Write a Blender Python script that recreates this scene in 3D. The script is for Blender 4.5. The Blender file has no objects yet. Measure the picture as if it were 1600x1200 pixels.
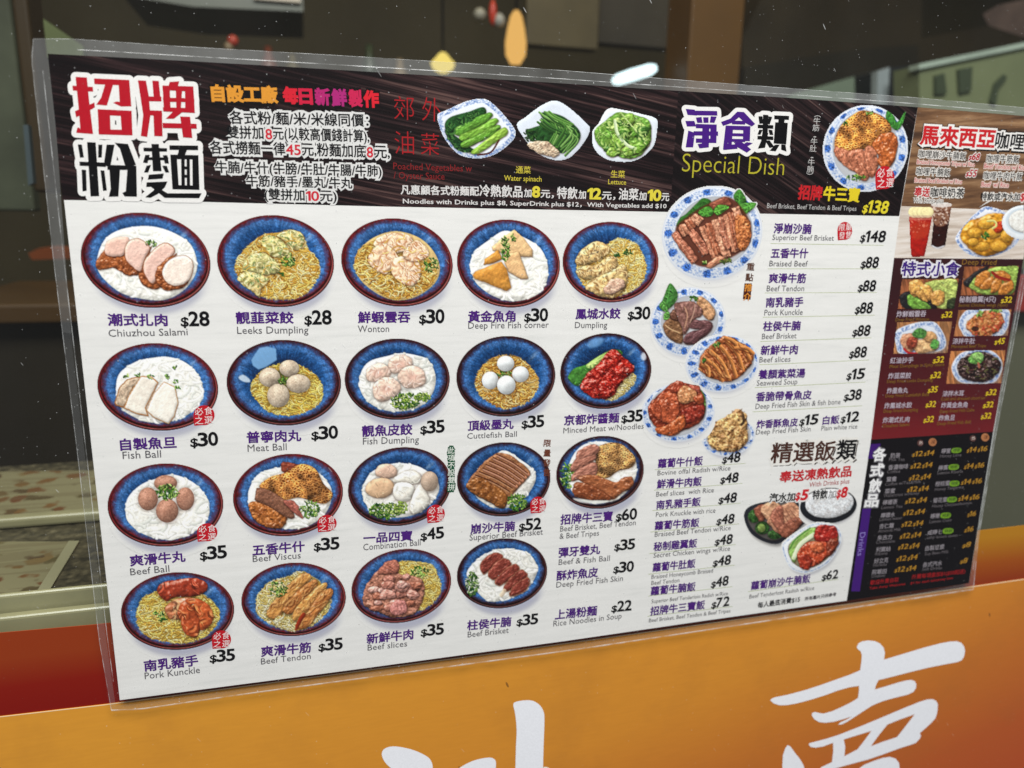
import bpy, math, random
import numpy as np
from mathutils import Vector, Matrix

S = bpy.context.scene
COL = S.collection

# ---------------------------------------------------------------- camera: solved from the four corners of the printed sheet
FPX = 1167.0                                      # focal length in photo pixels (photo 1600 x 1200)
W, HH = 0.6295, 0.36                              # printed sheet, metres
R = np.array([[0.96476092, -0.01683695, -0.26258882], [-0.04191769, 0.97537187, -0.21654706], [0.25976774, 0.21992325, 0.94029489]])
TV = np.array([-0.2281614, -0.16227606, 0.36700807])
CAM = -R.T @ TV                                   # in sheet axes: u right, v down, w into the window


def world(u, v, w): return Vector((float(u) - W / 2, float(w), HH - float(v)))


def at(px, py, w=0.0):
    """the point of the plane 'w metres behind the sheet' that the photo shows at this pixel"""
    d = R.T @ np.array([(px - 800) / FPX, (py - 600) / FPX, 1.0])
    t = (w - CAM[2]) / d[2]
    p = CAM + d * t
    return world(p[0], p[1], w)


cd = bpy.data.cameras.new('camera'); cam = bpy.data.objects.new('camera', cd); COL.objects.link(cam)
cd.sensor_fit = 'HORIZONTAL'; cd.sensor_width = 36.0; cd.lens = 36.0 * FPX / 1600
cd.clip_start = 0.02; cd.clip_end = 60
ax = [Vector((r[0], r[2], -r[1])) for r in (R[0], -R[1], -R[2])]
M = Matrix((ax[0], ax[1], ax[2])).transposed().to_4x4(); M.translation = world(*CAM); cam.matrix_world = M
cd.dof.use_dof = True; cd.dof.focus_distance = 0.45; cd.dof.aperture_fstop = 6.2
S.camera = cam

wd_ = bpy.data.worlds.new('World'); S.world = wd_; wd_.use_nodes = True
bg = wd_.node_tree.nodes['Background']; bg.inputs[0].default_value = (0.88, 0.93, 1.0, 1); bg.inputs[1].default_value = 0.17
ld = bpy.data.lights.new('street_light', 'AREA'); ld.shape = 'RECTANGLE'; ld.size = 2.2; ld.size_y = 0.8; ld.energy = 124; ld.color = (1.0, 0.985, 0.955)
lo = bpy.data.objects.new('street_light', ld); COL.objects.link(lo); lo.location = (-0.1, -1.10, 2.3)
lo.rotation_euler = (Vector((0.0, 0, 0.15)) - lo.location).to_track_quat('-Z', 'Y').to_euler()
S.view_settings.view_transform = 'Standard'; S.view_settings.look = 'None'; S.view_settings.exposure = 0.0; S.view_settings.gamma = 1.0
S.cycles.max_bounces = 8; S.cycles.transparent_max_bounces = 24; S.cycles.diffuse_bounces = 2
S.cycles.use_denoising = True


# ---------------------------------------------------------------- helpers
def lin(c):
    c = np.asarray(c, float) / 255.0
    return np.where(c <= 0.04045, c / 12.92, ((c + 0.055) / 1.055) ** 2.4)


def L4(r, g, b): return (*[float(x) for x in lin((r, g, b))], 1.0)


class Nodes:
    """tiny helper to write node trees"""
    def __init__(s, name):
        s.m = bpy.data.materials.new(name); s.m.use_nodes = True; s.t = s.m.node_tree; s.t.nodes.clear()
        s.out = s.t.nodes.new('ShaderNodeOutputMaterial')

    def n(s, kind, inputs=None, **props):
        nd = s.t.nodes.new('ShaderNode' + kind)
        for k, v in props.items(): setattr(nd, k, v)
        for k, v in (inputs or {}).items():
            if hasattr(v, 'links') or isinstance(v, bpy.types.NodeSocket): s.t.links.new(v, nd.inputs[k])
            else: nd.inputs[k].default_value = v
        return nd

    def pos(s): return s.n('NewGeometry').outputs['Position']

    def mapping(s, scale=(1, 1, 1), rot=(0, 0, 0), loc=(0, 0, 0), src=None):
        v = src or s.pos()
        if any(rot): v = s.n('Mapping', {'Vector': v, 'Rotation': rot}).outputs[0]
        return s.n('Mapping', {'Vector': v, 'Scale': scale, 'Location': loc}).outputs[0]

    def noise(s, vec, scale, detail=3, rough=.55): return s.n('TexNoise', {'Vector': vec, 'Scale': scale, 'Detail': detail, 'Roughness': rough}).outputs['Fac']

    def ramp(s, fac, stops, interp='LINEAR'):
        nd = s.n('ValToRGB', {'Fac': fac}); r = nd.color_ramp; r.interpolation = interp
        while len(r.elements) < len(stops): r.elements.new(.5)
        for e, (p, c) in zip(r.elements, stops): e.position = p; e.color = c
        return nd.outputs[0]

    def mix(s, f, a, b, mode='MIX'):
        nd = s.n('MixRGB', {'Fac': f, 'Color1': a, 'Color2': b}, blend_type=mode); return nd.outputs[0]

    def math(s, op, a, b=0.0, c=None):
        i = {0: a, 1: b}
        if c is not None: i[2] = c
        return s.n('Math', i, operation=op).outputs[0]

    def rng(s, v, a, b, c=0., d=1.): return s.n('MapRange', {'Value': v, 'From Min': a, 'From Max': b, 'To Min': c, 'To Max': d}).outputs[0]

    def surf(s, col, rough=.5, spec=.4, bump=None, bs=.2, bd=.001, **kw):
        i = {'Base Color': col, 'Roughness': rough, 'Specular IOR Level': spec, **kw}
        if bump is not None: i['Normal'] = s.n('Bump', {'Height': bump, 'Strength': bs, 'Distance': bd}).outputs[0]
        p = s.n('BsdfPrincipled', i); s.t.links.new(p.outputs[0], s.out.inputs[0]); return s.m

    def done(s, sh): s.t.links.new(sh, s.out.inputs[0]); return s.m


INKS = {}


def ink(r, g, b):
    k = (r, g, b)
    if k not in INKS:
        n = Nodes('ink'); v = n.noise(n.pos(), 900, 2)
        c = n.mix(1.0, L4(r, g, b), n.ramp(v, [(.25, (.90, .90, .90, 1)), (.75, (1, 1, 1, 1))]), 'MULTIPLY')
        INKS[k] = n.surf(c, .5, .10)
    return INKS[k]


def mesh_obj(name, verts, faces, mat, parent=None, smooth=False):
    me = bpy.data.meshes.new(name); me.from_pydata([tuple(v) for v in verts], [], faces); me.update()
    o = bpy.data.objects.new(name, me); COL.objects.link(o)
    if mat: me.materials.append(mat)
    if smooth:
        for p in me.polygons: p.use_smooth = True
    if parent: o.parent = parent
    return o


def tag(o, label=None, cat=None, group=None, kind=None):
    for k, v in (('label', label), ('category', cat), ('group', group), ('kind', kind)):
        if v: o[k] = v
    if label and not kind: o['kind'] = 'thing'
    return o


def empty(name, loc=(0, 0, 0)):
    o = bpy.data.objects.new(name, None); o.empty_display_size = .02; COL.objects.link(o); o.location = loc; return o


def slab(name, pts, w0, w1, mat, parent=None):
    """flat shape standing in the plane of the window: pixel outline at depth w0 (front), solid back to w1"""
    A = [at(x, y, w0) for x, y in pts]
    B = [Vector((p.x, w1, p.z)) for p in A]; n = len(A)
    f = [list(range(n))[::-1], list(range(n, 2 * n))] + [[i, (i + 1) % n, n + (i + 1) % n, n + i] for i in range(n)]
    o = mesh_obj(name, A + B, f, mat, parent)
    o.data.polygons[0].use_smooth = False
    return o


def lay(mm): return mm if mm < .1 else .10 + (mm - .10) * .35


def sheet(name, pts, mm, mat, parent=None):
    """one printed layer, mm millimetres in front of the paper's back"""
    mm = lay(mm)
    return mesh_obj(name, [at(x, y, -mm / 1000) for x, y in pts], [list(range(len(pts)))], mat, parent)


def box(name, lo_, hi_, mat, parent=None, bev=0.0):
    x0, y0, z0 = lo_; x1, y1, z1 = hi_
    v = [(x, y, z) for x in (x0, x1) for y in (y0, y1) for z in (z0, z1)]
    f = [(0, 1, 3, 2), (4, 6, 7, 5), (0, 4, 5, 1), (2, 3, 7, 6), (0, 2, 6, 4), (1, 5, 7, 3)]
    o = mesh_obj(name, v, f, mat, parent)
    if bev:
        b = o.modifiers.new('bevel', 'BEVEL'); b.width = bev; b.segments = 3
    return o


def lathe(name, prof, loc, mat, parent=None, n=28, sx=1.0):
    """prof: (radius, z) from bottom to top"""
    v = []; f = []
    for r, z in prof:
        for k in range(n):
            t = 2 * math.pi * k / n; v.append((loc[0] + r * math.cos(t) * sx, loc[1] + r * math.sin(t), loc[2] + z))
    for i in range(len(prof) - 1):
        for k in range(n): f.append((i * n + k, i * n + (k + 1) % n, (i + 1) * n + (k + 1) % n, (i + 1) * n + k))
    f.append(tuple(range(n))[::-1]); f.append(tuple(range((len(prof) - 1) * n, len(prof) * n)))
    return mesh_obj(name, v, f, mat, parent, True)


def plain(name, rgb, rough=.5, spec=.3, var=.25, scale=6):
    n = Nodes(name); v = n.noise(n.pos(), scale, 4)
    c = n.mix(1.0, L4(*rgb), n.ramp(v, [(.3, (1 - var, 1 - var, 1 - var, 1)), (.7, (1, 1, 1, 1))]), 'MULTIPLY')
    return n.surf(c, rough, spec)


def glow(name, rgb, power):
    n = Nodes(name)
    e = n.n('Emission', {'Color': L4(*rgb), 'Strength': power}); return n.done(e.outputs[0])
# ---------------------------------------------------------------- printed food pictures: a small painter (numpy)
SS = 2                                            # samples per photo pixel while painting
_T = np.random.RandomState(5).rand(256, 256).astype(np.float32)


def vnoise(x, y, seed=0):
    x = x + seed * 17.31; y = y + seed * 9.77
    xi = np.floor(x).astype(int); yi = np.floor(y).astype(int)
    fx = x - xi; fy = y - yi
    fx = fx * fx * (3 - 2 * fx); fy = fy * fy * (3 - 2 * fy)
    a = _T[yi & 255, xi & 255]; b = _T[yi & 255, (xi + 1) & 255]
    c = _T[(yi + 1) & 255, xi & 255]; d = _T[(yi + 1) & 255, (xi + 1) & 255]
    return (a * (1 - fx) + b * fx) * (1 - fy) + (c * (1 - fx) + d * fx) * fy


def fbm(x, y, seed=0, n=3):
    s = 0; a = .5; t = 0
    for k in range(n):
        s = s + a * vnoise(x * 2 ** k, y * 2 ** k, seed + k * 3.7); t += a; a *= .55
    return s / t - .5


def box1(a, r, ax):
    if r < 1: return a
    p = [(0, 0)] * a.ndim; p[ax] = (r + 1, r)
    c = np.cumsum(np.pad(a, p, mode='edge'), axis=ax, dtype=np.float64)
    n = a.shape[ax]
    hi = np.take(c, range(2 * r + 1, 2 * r + 1 + n), axis=ax); lo = np.take(c, range(0, n), axis=ax)
    return ((hi - lo) / (2 * r + 1)).astype(np.float32)


def blur(a, s):
    r = max(1, int(round(s * SS * .9)))
    for _ in range(2):
        a = box1(box1(a, r, 0), r, 1)
    return a


def shift(a, dy, dx):
    dy = int(dy); dx = int(dx)
    p = np.pad(a, ((max(dy, 0), max(-dy, 0)), (max(dx, 0), max(-dx, 0))))
    return p[max(-dy, 0):max(-dy, 0) + a.shape[0], max(-dx, 0):max(-dx, 0) + a.shape[1]]


def smooth_closed(P, n=6):
    P = np.array(P, float); N = len(P); out = []
    for i in range(N):
        p0, p1, p2, p3 = P[i - 1], P[i], P[(i + 1) % N], P[(i + 2) % N]
        for t in np.linspace(0, 1, n, endpoint=False):
            out.append(.5 * (2 * p1 + (p2 - p0) * t + (2 * p0 - 5 * p1 + 4 * p2 - p3) * t * t + (3 * p1 - p0 - 3 * p2 + p3) * t ** 3))
    return np.array(out)


def smooth_open(P, n=6):
    P = np.array(P, float)
    if len(P) < 3: return P
    Q = np.vstack([2 * P[0] - P[1], P, 2 * P[-1] - P[-2]]); out = []
    for i in range(1, len(Q) - 2):
        p0, p1, p2, p3 = Q[i - 1:i + 3]
        for t in np.linspace(0, 1, n, endpoint=False):
            out.append(.5 * (2 * p1 + (p2 - p0) * t + (2 * p0 - 5 * p1 + 4 * p2 - p3) * t * t + (3 * p1 - p0 - 3 * p2 + p3) * t ** 3))
    out.append(P[-1])
    return np.array(out)


def C(*c): return np.array(c, np.float32) / 255.


PAPER = C(233, 233, 229)
NOOD = [C(252, 224, 136), C(244, 204, 102), C(228, 180, 74), C(255, 236, 168), C(206, 152, 56)]
GOLD = [C(244, 198, 106), C(228, 172, 76), C(204, 144, 54), C(252, 220, 148), C(180, 122, 46)]
PALE = [C(240, 224, 160), C(228, 208, 128), C(206, 180, 96), C(248, 238, 196)]
RICE = [C(252, 251, 244), C(242, 241, 232), C(228, 230, 222), C(255, 254, 248)]
GREENS = [C(66, 122, 40), C(104, 156, 52), C(150, 190, 84), C(34, 84, 36), C(186, 208, 120)]


class Pic:
    """A printed picture, painted in photo pixels; f = (ox, oy, s) reads points from an enlarged view."""

    def __init__(s, name, box, f=(0, 0, 1), seed=1, bg=PAPER):
        s.name = name; s.f = f; s.rs = np.random.RandomState(seed); s.seed = seed
        s.x0, s.y0, x1, y1 = [int(round(v)) for v in box]
        s.w = x1 - s.x0; s.h = y1 - s.y0
        ys, xs = np.mgrid[0:s.h * SS, 0:s.w * SS].astype(np.float32)
        s.X = s.x0 + (xs + .5) / SS; s.Y = s.y0 + (ys + .5) / SS
        s.rgb = np.ones((s.h * SS, s.w * SS, 3), np.float32) * bg
        s.a = np.zeros((s.h * SS, s.w * SS), np.float32)

    def P(s, pts):
        return [(s.f[0] + x / s.f[2], s.f[1] + y / s.f[2]) for x, y in pts]

    def L(s, v): return v / s.f[2]

    # masks -------------------------------------------------
    def poly_px(s, P):
        P = np.asarray(P, float); m = np.zeros(s.X.shape, bool)
        ax = (P[:, 0] - s.x0) * SS - .5; ay = (P[:, 1] - s.y0) * SS - .5
        j0 = max(0, int(ay.min())); j1 = min(m.shape[0] - 1, int(ay.max()) + 1)
        bx = np.roll(ax, -1); by = np.roll(ay, -1); W = m.shape[1]
        for j in range(j0, j1 + 1):
            k = (ay <= j) != (by <= j)
            if not k.any(): continue
            xs = np.sort(ax[k] + (j - ay[k]) * (bx[k] - ax[k]) / (by[k] - ay[k]))
            for q in range(0, len(xs) - 1, 2):
                l = max(0, int(np.ceil(xs[q]))); r = min(W, int(np.floor(xs[q + 1])) + 1)
                if r > l: m[j, l:r] = True
        return box1(box1(m.astype(np.float32), 1, 0), 1, 1)

    def poly(s, pts, smooth=True, soft=0):
        P = s.P(pts)
        m = s.poly_px(smooth_closed(P) if smooth else P)
        return blur(m, soft) if soft else m

    def ell_r(s, x0, x1, y0, y1, rho=0, k=1., dy=0.):
        cx, cy, w, h = (x0 + x1) / 2, (y0 + y1) / 2 + dy, (x1 - x0) / 2 * k, (y1 - y0) / 2 * k
        v = (s.Y - cy) / h; u = ((s.X - cx) / w - rho * v) / math.sqrt(1 - rho * rho)
        return np.sqrt(u * u + v * v)

    def disc(s, cx, cy, rx, ry=None, ang=0):
        ry = ry or rx; (cx, cy), = s.P([(cx, cy)]); rx = s.L(rx); ry = s.L(ry)
        ca, sa = math.cos(ang), math.sin(ang); dx = s.X - cx; dy = s.Y - cy
        r = np.sqrt(((dx * ca + dy * sa) / rx) ** 2 + ((-dx * sa + dy * ca) / ry) ** 2)
        return np.clip((1 - r) * min(rx, ry) * SS + .5, 0, 1)

    # painting -----------------------------------------------
    def fill(s, m, col, a=1., alpha=True):
        m = m * a
        s.rgb = s.rgb * (1 - m[..., None]) + np.asarray(col, np.float32) * m[..., None]
        if alpha: s.a = np.maximum(s.a, m)

    def tint(s, m, k):                       # multiply
        s.rgb = s.rgb * (1 - m[..., None] * (1 - np.asarray(k, np.float32)))

    def n(s, sc, seed=0, n=3, ang=0, st=1.):
        ca, sa = math.cos(ang), math.sin(ang)
        u = (s.X * ca + s.Y * sa) / sc / st; v = (-s.X * sa + s.Y * ca) / sc
        return fbm(u, v, s.seed * 1.7 + seed, n)

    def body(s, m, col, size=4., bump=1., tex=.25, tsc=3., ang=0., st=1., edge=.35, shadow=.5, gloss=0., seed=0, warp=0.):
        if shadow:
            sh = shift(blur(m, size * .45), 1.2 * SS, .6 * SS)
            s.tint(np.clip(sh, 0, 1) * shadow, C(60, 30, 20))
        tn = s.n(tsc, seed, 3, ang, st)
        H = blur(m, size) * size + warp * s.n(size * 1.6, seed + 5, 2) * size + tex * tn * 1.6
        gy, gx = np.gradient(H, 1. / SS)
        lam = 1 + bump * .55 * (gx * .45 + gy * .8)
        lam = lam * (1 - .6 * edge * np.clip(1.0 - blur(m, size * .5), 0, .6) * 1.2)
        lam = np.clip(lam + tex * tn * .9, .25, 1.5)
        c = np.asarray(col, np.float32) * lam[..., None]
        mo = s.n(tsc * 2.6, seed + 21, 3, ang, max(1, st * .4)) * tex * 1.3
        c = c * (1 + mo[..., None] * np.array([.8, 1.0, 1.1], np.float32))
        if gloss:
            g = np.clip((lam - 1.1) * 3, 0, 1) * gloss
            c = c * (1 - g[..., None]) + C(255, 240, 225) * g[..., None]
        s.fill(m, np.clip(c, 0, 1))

    def stroke(s, P, w, col, a=1., clip=None, shade=0.):
        """P in photo pixels, w = full width in photo pixels"""
        P = np.asarray(P, float)
        for i in range(len(P) - 1):
            (ax, ay), (bx, by) = P[i], P[i + 1]; r = w / 2 + 1
            i0 = int((min(ax, bx) - r - s.x0) * SS); i1 = int((max(ax, bx) + r - s.x0) * SS) + 1
            j0 = int((min(ay, by) - r - s.y0) * SS); j1 = int((max(ay, by) + r - s.y0) * SS) + 1
            i0 = max(i0, 0); j0 = max(j0, 0); i1 = min(i1, s.X.shape[1]); j1 = min(j1, s.X.shape[0])
            if i1 <= i0 or j1 <= j0: continue
            X = s.X[j0:j1, i0:i1] - ax; Y = s.Y[j0:j1, i0:i1] - ay
            dx, dy = bx - ax, by - ay; L = dx * dx + dy * dy + 1e-9
            t = np.clip((X * dx + Y * dy) / L, 0, 1)
            d = np.sqrt((X - t * dx) ** 2 + (Y - t * dy) ** 2)
            m = np.clip((w / 2 - d) * SS + .5, 0, 1) * a
            if clip is not None: m = m * clip[j0:j1, i0:i1]
            c = np.asarray(col, np.float32)
            if shade:
                q = (X * dy - Y * dx) / math.sqrt(L) / (w / 2)      # across the stroke
                sgn = 1 if dx >= 0 else -1
                c = c * (1 + shade * np.clip(q * sgn, -1, 1))[..., None]
            R = s.rgb[j0:j1, i0:i1]
            s.rgb[j0:j1, i0:i1] = R * (1 - m[..., None]) + c * m[..., None]
            s.a[j0:j1, i0:i1] = np.maximum(s.a[j0:j1, i0:i1], m)

    def line(s, pts, w, col, a=1., shade=0., clip=None):
        s.stroke(smooth_open(s.P(pts)), s.L(w), col, a, clip, shade)

    # food ---------------------------------------------------
    def noodles(s, m, pal, n=220, w=1.5, R=(5, 16), base=C(196, 146, 56), over=1.5, shade=.18, under=.66):
        mm = np.clip(blur(m, over) * 2, 0, 1)
        s.fill(m, base * (1 + .5 * s.n(4, 3))[..., None])
        idx = np.argwhere(m > .5); n = int(n * 2.1); w *= .88
        if not len(idx): return
        for k in range(n):
            j, i = idx[s.rs.randint(len(idx))]; x, y = s.X[j, i], s.Y[j, i]
            r = s.rs.uniform(*R); t0 = s.rs.uniform(0, 6.28); da = s.rs.uniform(1., 2.6) * s.rs.choice([-1, 1])
            t = t0 + np.linspace(-.5, .5, 7) * da
            wob = 1 + .12 * np.sin(np.linspace(0, 6, 7) + t0)
            P = np.stack([x + r * (np.cos(t) * wob - math.cos(t0)), y + .75 * r * (np.sin(t) * wob - math.sin(t0))], 1)
            c = pal[s.rs.randint(len(pal))] * s.rs.uniform(.86, 1.08)
            s.stroke(P + [.35, .8], w * 1.25, c * under, .75, mm)
            s.stroke(P, w, np.clip(c, 0, 1), .95, mm, shade)

    def rice(s, m, n=70, w=3.2, R=(10, 26), tone=1.):
        s.body(m, C(246, 245, 236) * tone, 5, .9, .12, 3, shadow=.25, edge=.16, warp=.5)
        s.noodles2(m, [c * tone for c in RICE], n, w, R)

    def noodles2(s, m, pal, n, w, R):
        mm = np.clip(blur(m, 1.) * 2, 0, 1); idx = np.argwhere(m > .5)
        for k in range(n):
            j, i = idx[s.rs.randint(len(idx))]; x, y = s.X[j, i], s.Y[j, i]
            r = s.rs.uniform(*R); t0 = s.rs.uniform(0, 6.28); t = t0 + np.linspace(-.5, .5, 8) * s.rs.uniform(.7, 1.9)
            P = np.stack([x + r * (np.cos(t) - math.cos(t0)), y + .7 * r * (np.sin(t) - math.sin(t0))], 1)
            c = pal[s.rs.randint(len(pal))]
            s.stroke(P + [.3, .9], w * 1.15, c * .84, .5, mm); s.stroke(P, w, c, .75, mm, .06)

    def ball(s, cx, cy, rx, ry=None, col=C(214, 196, 172), tex=.14, gloss=.2, ang=0, tsc=1.6, warp=.15, edge=.45):
        ry = ry or rx
        s.body(s.disc(cx, cy, rx, ry, ang), col, s.L(min(rx, ry)) * .62, 1.0, tex, tsc, edge=edge, shadow=.55, gloss=gloss, warp=warp, seed=cx % 13)

    def scallion(s, cx, cy, rx, ry, n=40, sz=2.2, pal=GREENS):
        (cx, cy), = s.P([(cx, cy)]); rx = s.L(rx); ry = s.L(ry)
        for k in range(n):
            t = s.rs.uniform(0, 6.28); q = math.sqrt(s.rs.rand())
            x = cx + rx * q * math.cos(t); y = cy + ry * q * math.sin(t); L = s.rs.uniform(.3, 1) * sz; A = s.rs.uniform(0, 3.14)
            c = pal[s.rs.randint(len(pal))] * s.rs.uniform(.8, 1.1)
            d = np.array([math.cos(A), math.sin(A)]) * L
            s.stroke([(x - d[0] + .4, y - d[1] + .7), (x + d[0] + .4, y + d[1] + .7)], sz * .9, C(30, 50, 20), .5)
            s.stroke([(x - d[0], y - d[1]), (x + d[0], y + d[1])], sz * s.rs.uniform(.5, 1), np.clip(c, 0, 1), .95, shade=.2)

    def folds(s, m, n, light, dark, L=(4, 10), w=(.7, 1.6), ang=None, a=.5):
        """creases: pairs of a light ridge and a dark line inside a mask"""
        idx = np.argwhere(m > .6)
        if not len(idx): return
        for k in range(n):
            j, i = idx[s.rs.randint(len(idx))]; x, y = s.X[j, i], s.Y[j, i]; l = s.rs.uniform(*L); t = (s.rs.uniform(0, 3.14) if ang is None else ang + s.rs.uniform(-.35, .35)); b = s.rs.uniform(-.35, .35) * l
            d = np.array([math.cos(t), math.sin(t)]); nn = np.array([-d[1], d[0]]); P = np.array([np.array([x, y]) + d * l * q + nn * b * (1 - 4 * q * q) for q in np.linspace(-.5, .5, 6)]); ww = s.rs.uniform(*w)
            aa = a
            if k % 3 == 0: ww *= 2.6; aa = a * .6
            s.stroke(P + nn * ww * .8 + [0, .3], ww, dark, aa, m); s.stroke(P, ww, light, aa * 1.1, m)
            if k % 4 == 1: s.stroke(P[2:4], .9, np.clip(np.asarray(light) * 1.15 + .05, 0, 1), .75, m)

    def leaf(s, pts, col=C(60, 120, 45), vein=None, seed=1):
        m = s.poly(pts); s.body(m, col, 4, .9, .3, 2.4, edge=.4, seed=seed, warp=.8)
        s.folds(m, 16, np.clip(col * 1.4, 0, 1), col * .55, (3, 7), (.5, 1.1), a=.45)
        if vein: s.line(vein, 1.0 * s.f[2], np.clip(col * 1.55, 0, 1), .7)

    def slab(s, pts, col, ang=0, tex=.4, tsc=1.6, st=5, edge=.5, gloss=.2, seed=0, size=3., bump=1., smooth=True, rim=None, rimw=6):
        s.k = getattr(s, 'k', 0) + 1; seed = seed + s.k * 3
        P = np.array(s.P(pts))
        P = smooth_closed(P) if smooth else np.concatenate([P[i] + (P[(i + 1) % len(P)] - P[i]) * np.linspace(0, 1, 6, endpoint=False)[:, None] for i in range(len(P))])
        R = math.sqrt(np.ptp(P[:, 0]) * np.ptp(P[:, 1]))
        P = P + np.stack([fbm(P[:, 0] / 4, P[:, 1] / 4, s.seed + seed, 3), fbm(P[:, 0] / 4, P[:, 1] / 4, s.seed + seed + 9, 3)], 1) * min(.22 * R, 5.) * min(1, .25 + tex)
        m = s.poly_px(P)
        s.body(m, col, size, bump * 1.15, tex, tsc, ang, st, edge, .75, gloss, seed, warp=1.6 * min(tex, .6))
        if rim is not None:
            s.stroke(np.vstack([P, P[:1]]), s.L(rimw), rim, .35, m); s.stroke(np.vstack([P, P[:1]]), s.L(rimw) * .5, rim * .8, .35, m)

    def honeycomb(s, pts, cell=4.2, light=C(214, 150, 78), dark=C(104, 56, 22), seed=0):
        m = s.poly(pts); rs = np.random.RandomState(seed + 3)
        wx = s.X + 7 * s.n(9, 1); wy = s.Y + 7 * s.n(9, 8)
        u = wx / cell; v = wy / (cell * .8); i = np.floor(u).astype(int); j = np.floor(v).astype(int)
        f1 = np.full(u.shape, 9., np.float32); f2 = f1.copy()
        for di in (-1, 0, 1):
            for dj in (-1, 0, 1):
                a = i + di; b = j + dj
                px = a + .5 * (b & 1) + .0 + .9 * _T[b & 255, a & 255] - .2; py = b + .1 + .8 * _T[a & 255, (b + 77) & 255]
                d = np.sqrt((u - px) ** 2 + (v - py) ** 2)
                f2 = np.where(d < f1, f1, np.minimum(f2, d)); f1 = np.minimum(f1, d)
        e = np.clip(1 - (f2 - f1) / .6, 0, 1)
        e2 = np.roll(e, (SS, SS // 2), (0, 1))
        col = dark + (light - dark) * np.clip(e * .95 + .25 + .5 * s.n(3, 31), 0, 1)[..., None] + (e - e2)[..., None] * .16
        col = col * (1 + 1.3 * s.n(11, 2, 2))[..., None]
        s.body(m, np.clip(col, 0, 1), 5, 1.0, .1, 3, edge=.5, warp=.6)

    def specks(s, m, n, col, sz=.8, a=.7):
        idx = np.argwhere(m > .5)
        for k in range(n):
            j, i = idx[s.rs.randint(len(idx))]; x, y = s.X[j, i], s.Y[j, i]
            s.stroke([(x, y), (x + s.rs.uniform(-sz, sz), y + s.rs.uniform(-sz, sz))], sz * s.rs.uniform(.5, 1.2), col, a)

    # crockery -----------------------------------------------
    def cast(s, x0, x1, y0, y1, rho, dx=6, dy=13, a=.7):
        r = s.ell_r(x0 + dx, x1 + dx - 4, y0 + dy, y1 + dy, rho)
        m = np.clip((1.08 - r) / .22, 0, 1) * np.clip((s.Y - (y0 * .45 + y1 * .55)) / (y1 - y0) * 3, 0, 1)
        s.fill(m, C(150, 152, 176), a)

    def bowl(s, x0, x1, y0, y1, rho=0., dark=0., hi=True):
        s.cast(x0, x1, y0, y1, rho)
        W = (x1 - x0) / 2
        r = s.ell_r(x0, x1, y0, y1, rho)
        ri = s.ell_r(x0, x1, y0, y1, rho, .94, -.020 * (y1 - y0))
        outer = np.clip((1 - r) * W * SS * .9 + .5, 0, 1)
        red = C(106, 26, 30) * (1 - dark) + C(46, 22, 26) * dark
        t = (s.Y - y0) / (y1 - y0)
        wall = red * (.55 + .25 * s.n(5, 1))[..., None] * (1 - .35 * np.clip(t - .5, 0, 1))[..., None]
        s.fill(outer, wall)
        # rim bead
        rr = s.ell_r(x0, x1, y0, y1, rho, .976, -.006 * (y1 - y0))
        bead = np.exp(-((rr - 1) * W / 1.6) ** 2)
        s.fill(bead * outer, red * (1.25 + .8 * s.n(6, 4))[..., None], .8)
        lite = np.exp(-((rr - .995) * W / .7) ** 2) * np.clip(.35 + .9 * np.sin(np.arctan2(s.Y - (y0 + y1) / 2, s.X - (x0 + x1) / 2) * 1.0 + .4), 0, 1)
        s.fill(lite * outer, C(226, 172, 150), .55 * (1 - .4 * dark))
        inner = np.clip((1 - ri) * W * SS * .9 + .5, 0, 1)
        g = ri + .07 * s.n(7, 2, 3) + .04 * s.n(2, 6, 2)
        k = np.clip((g - .90) / .10, 0, 1)[..., None]
        blue = C(41, 98, 160) * (1 - .8 * dark) + C(30, 88, 150) * .8 * dark
        deep = C(26, 66, 128) * (1 - .25 * dark)
        th = np.arctan2(s.Y - (y0 + y1) / 2, s.X - (x0 + x1) / 2)
        streak = fbm(th * 26, ri * 5, s.seed + 3, 3)
        spec = .45 * s.n(1.3, 9, 2) + .35 * s.n(3.5, 10, 2) + .5 * streak
        lite_side = np.clip(.5 + .5 * np.cos(th - .9), 0, 1) * np.clip((ri - .45) / .4, 0, 1) + .5 * np.clip(.5 + .5 * np.cos(th + 2.4), 0, 1) * np.clip((ri - .5) / .4, 0, 1)
        q = np.clip((.86 - ri) / .5, 0, 1)[..., None]
        b = (blue * (1 - q) + deep * q) * (.74 + .42 * lite_side)[..., None]
        # pooled glaze: lighter and more violet where it breaks against the rim
        br = np.exp(-((g - .85) / .07) ** 2)[..., None]
        b = b * (1 - .35 * br) + C(112, 140, 196) * .35 * br
        b = np.clip(b * (1 + .9 * spec)[..., None] + .12 * np.clip(spec, 0, 1)[..., None] * np.array([.9, 1.05, 1.0], np.float32), 0, 1)
        rim = red * (1.0 + .8 * s.n(4, 11))[..., None]
        s.fill(inner, np.clip(b * (1 - k) + rim * k, 0, 1))
        mid = np.exp(-((g - .925) / .025) ** 2) * inner
        s.fill(mid, C(98, 54, 92), .32 * (1 - .5 * dark))
        if hi:
            hx, hy = x0 + .78 * (x1 - x0), y0 + .25 * (y1 - y0)
            h = np.exp(-(((s.X - hx) * .7 + (s.Y - hy) * .7) / 3) ** 2 - ((-(s.X - hx) * .7 + (s.Y - hy) * .7) / 9) ** 2)
            s.fill(np.clip(h * (1 + 2 * s.n(3, 12)), 0, 1) * inner, C(214, 226, 240), .35)
        s.inner = inner

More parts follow.
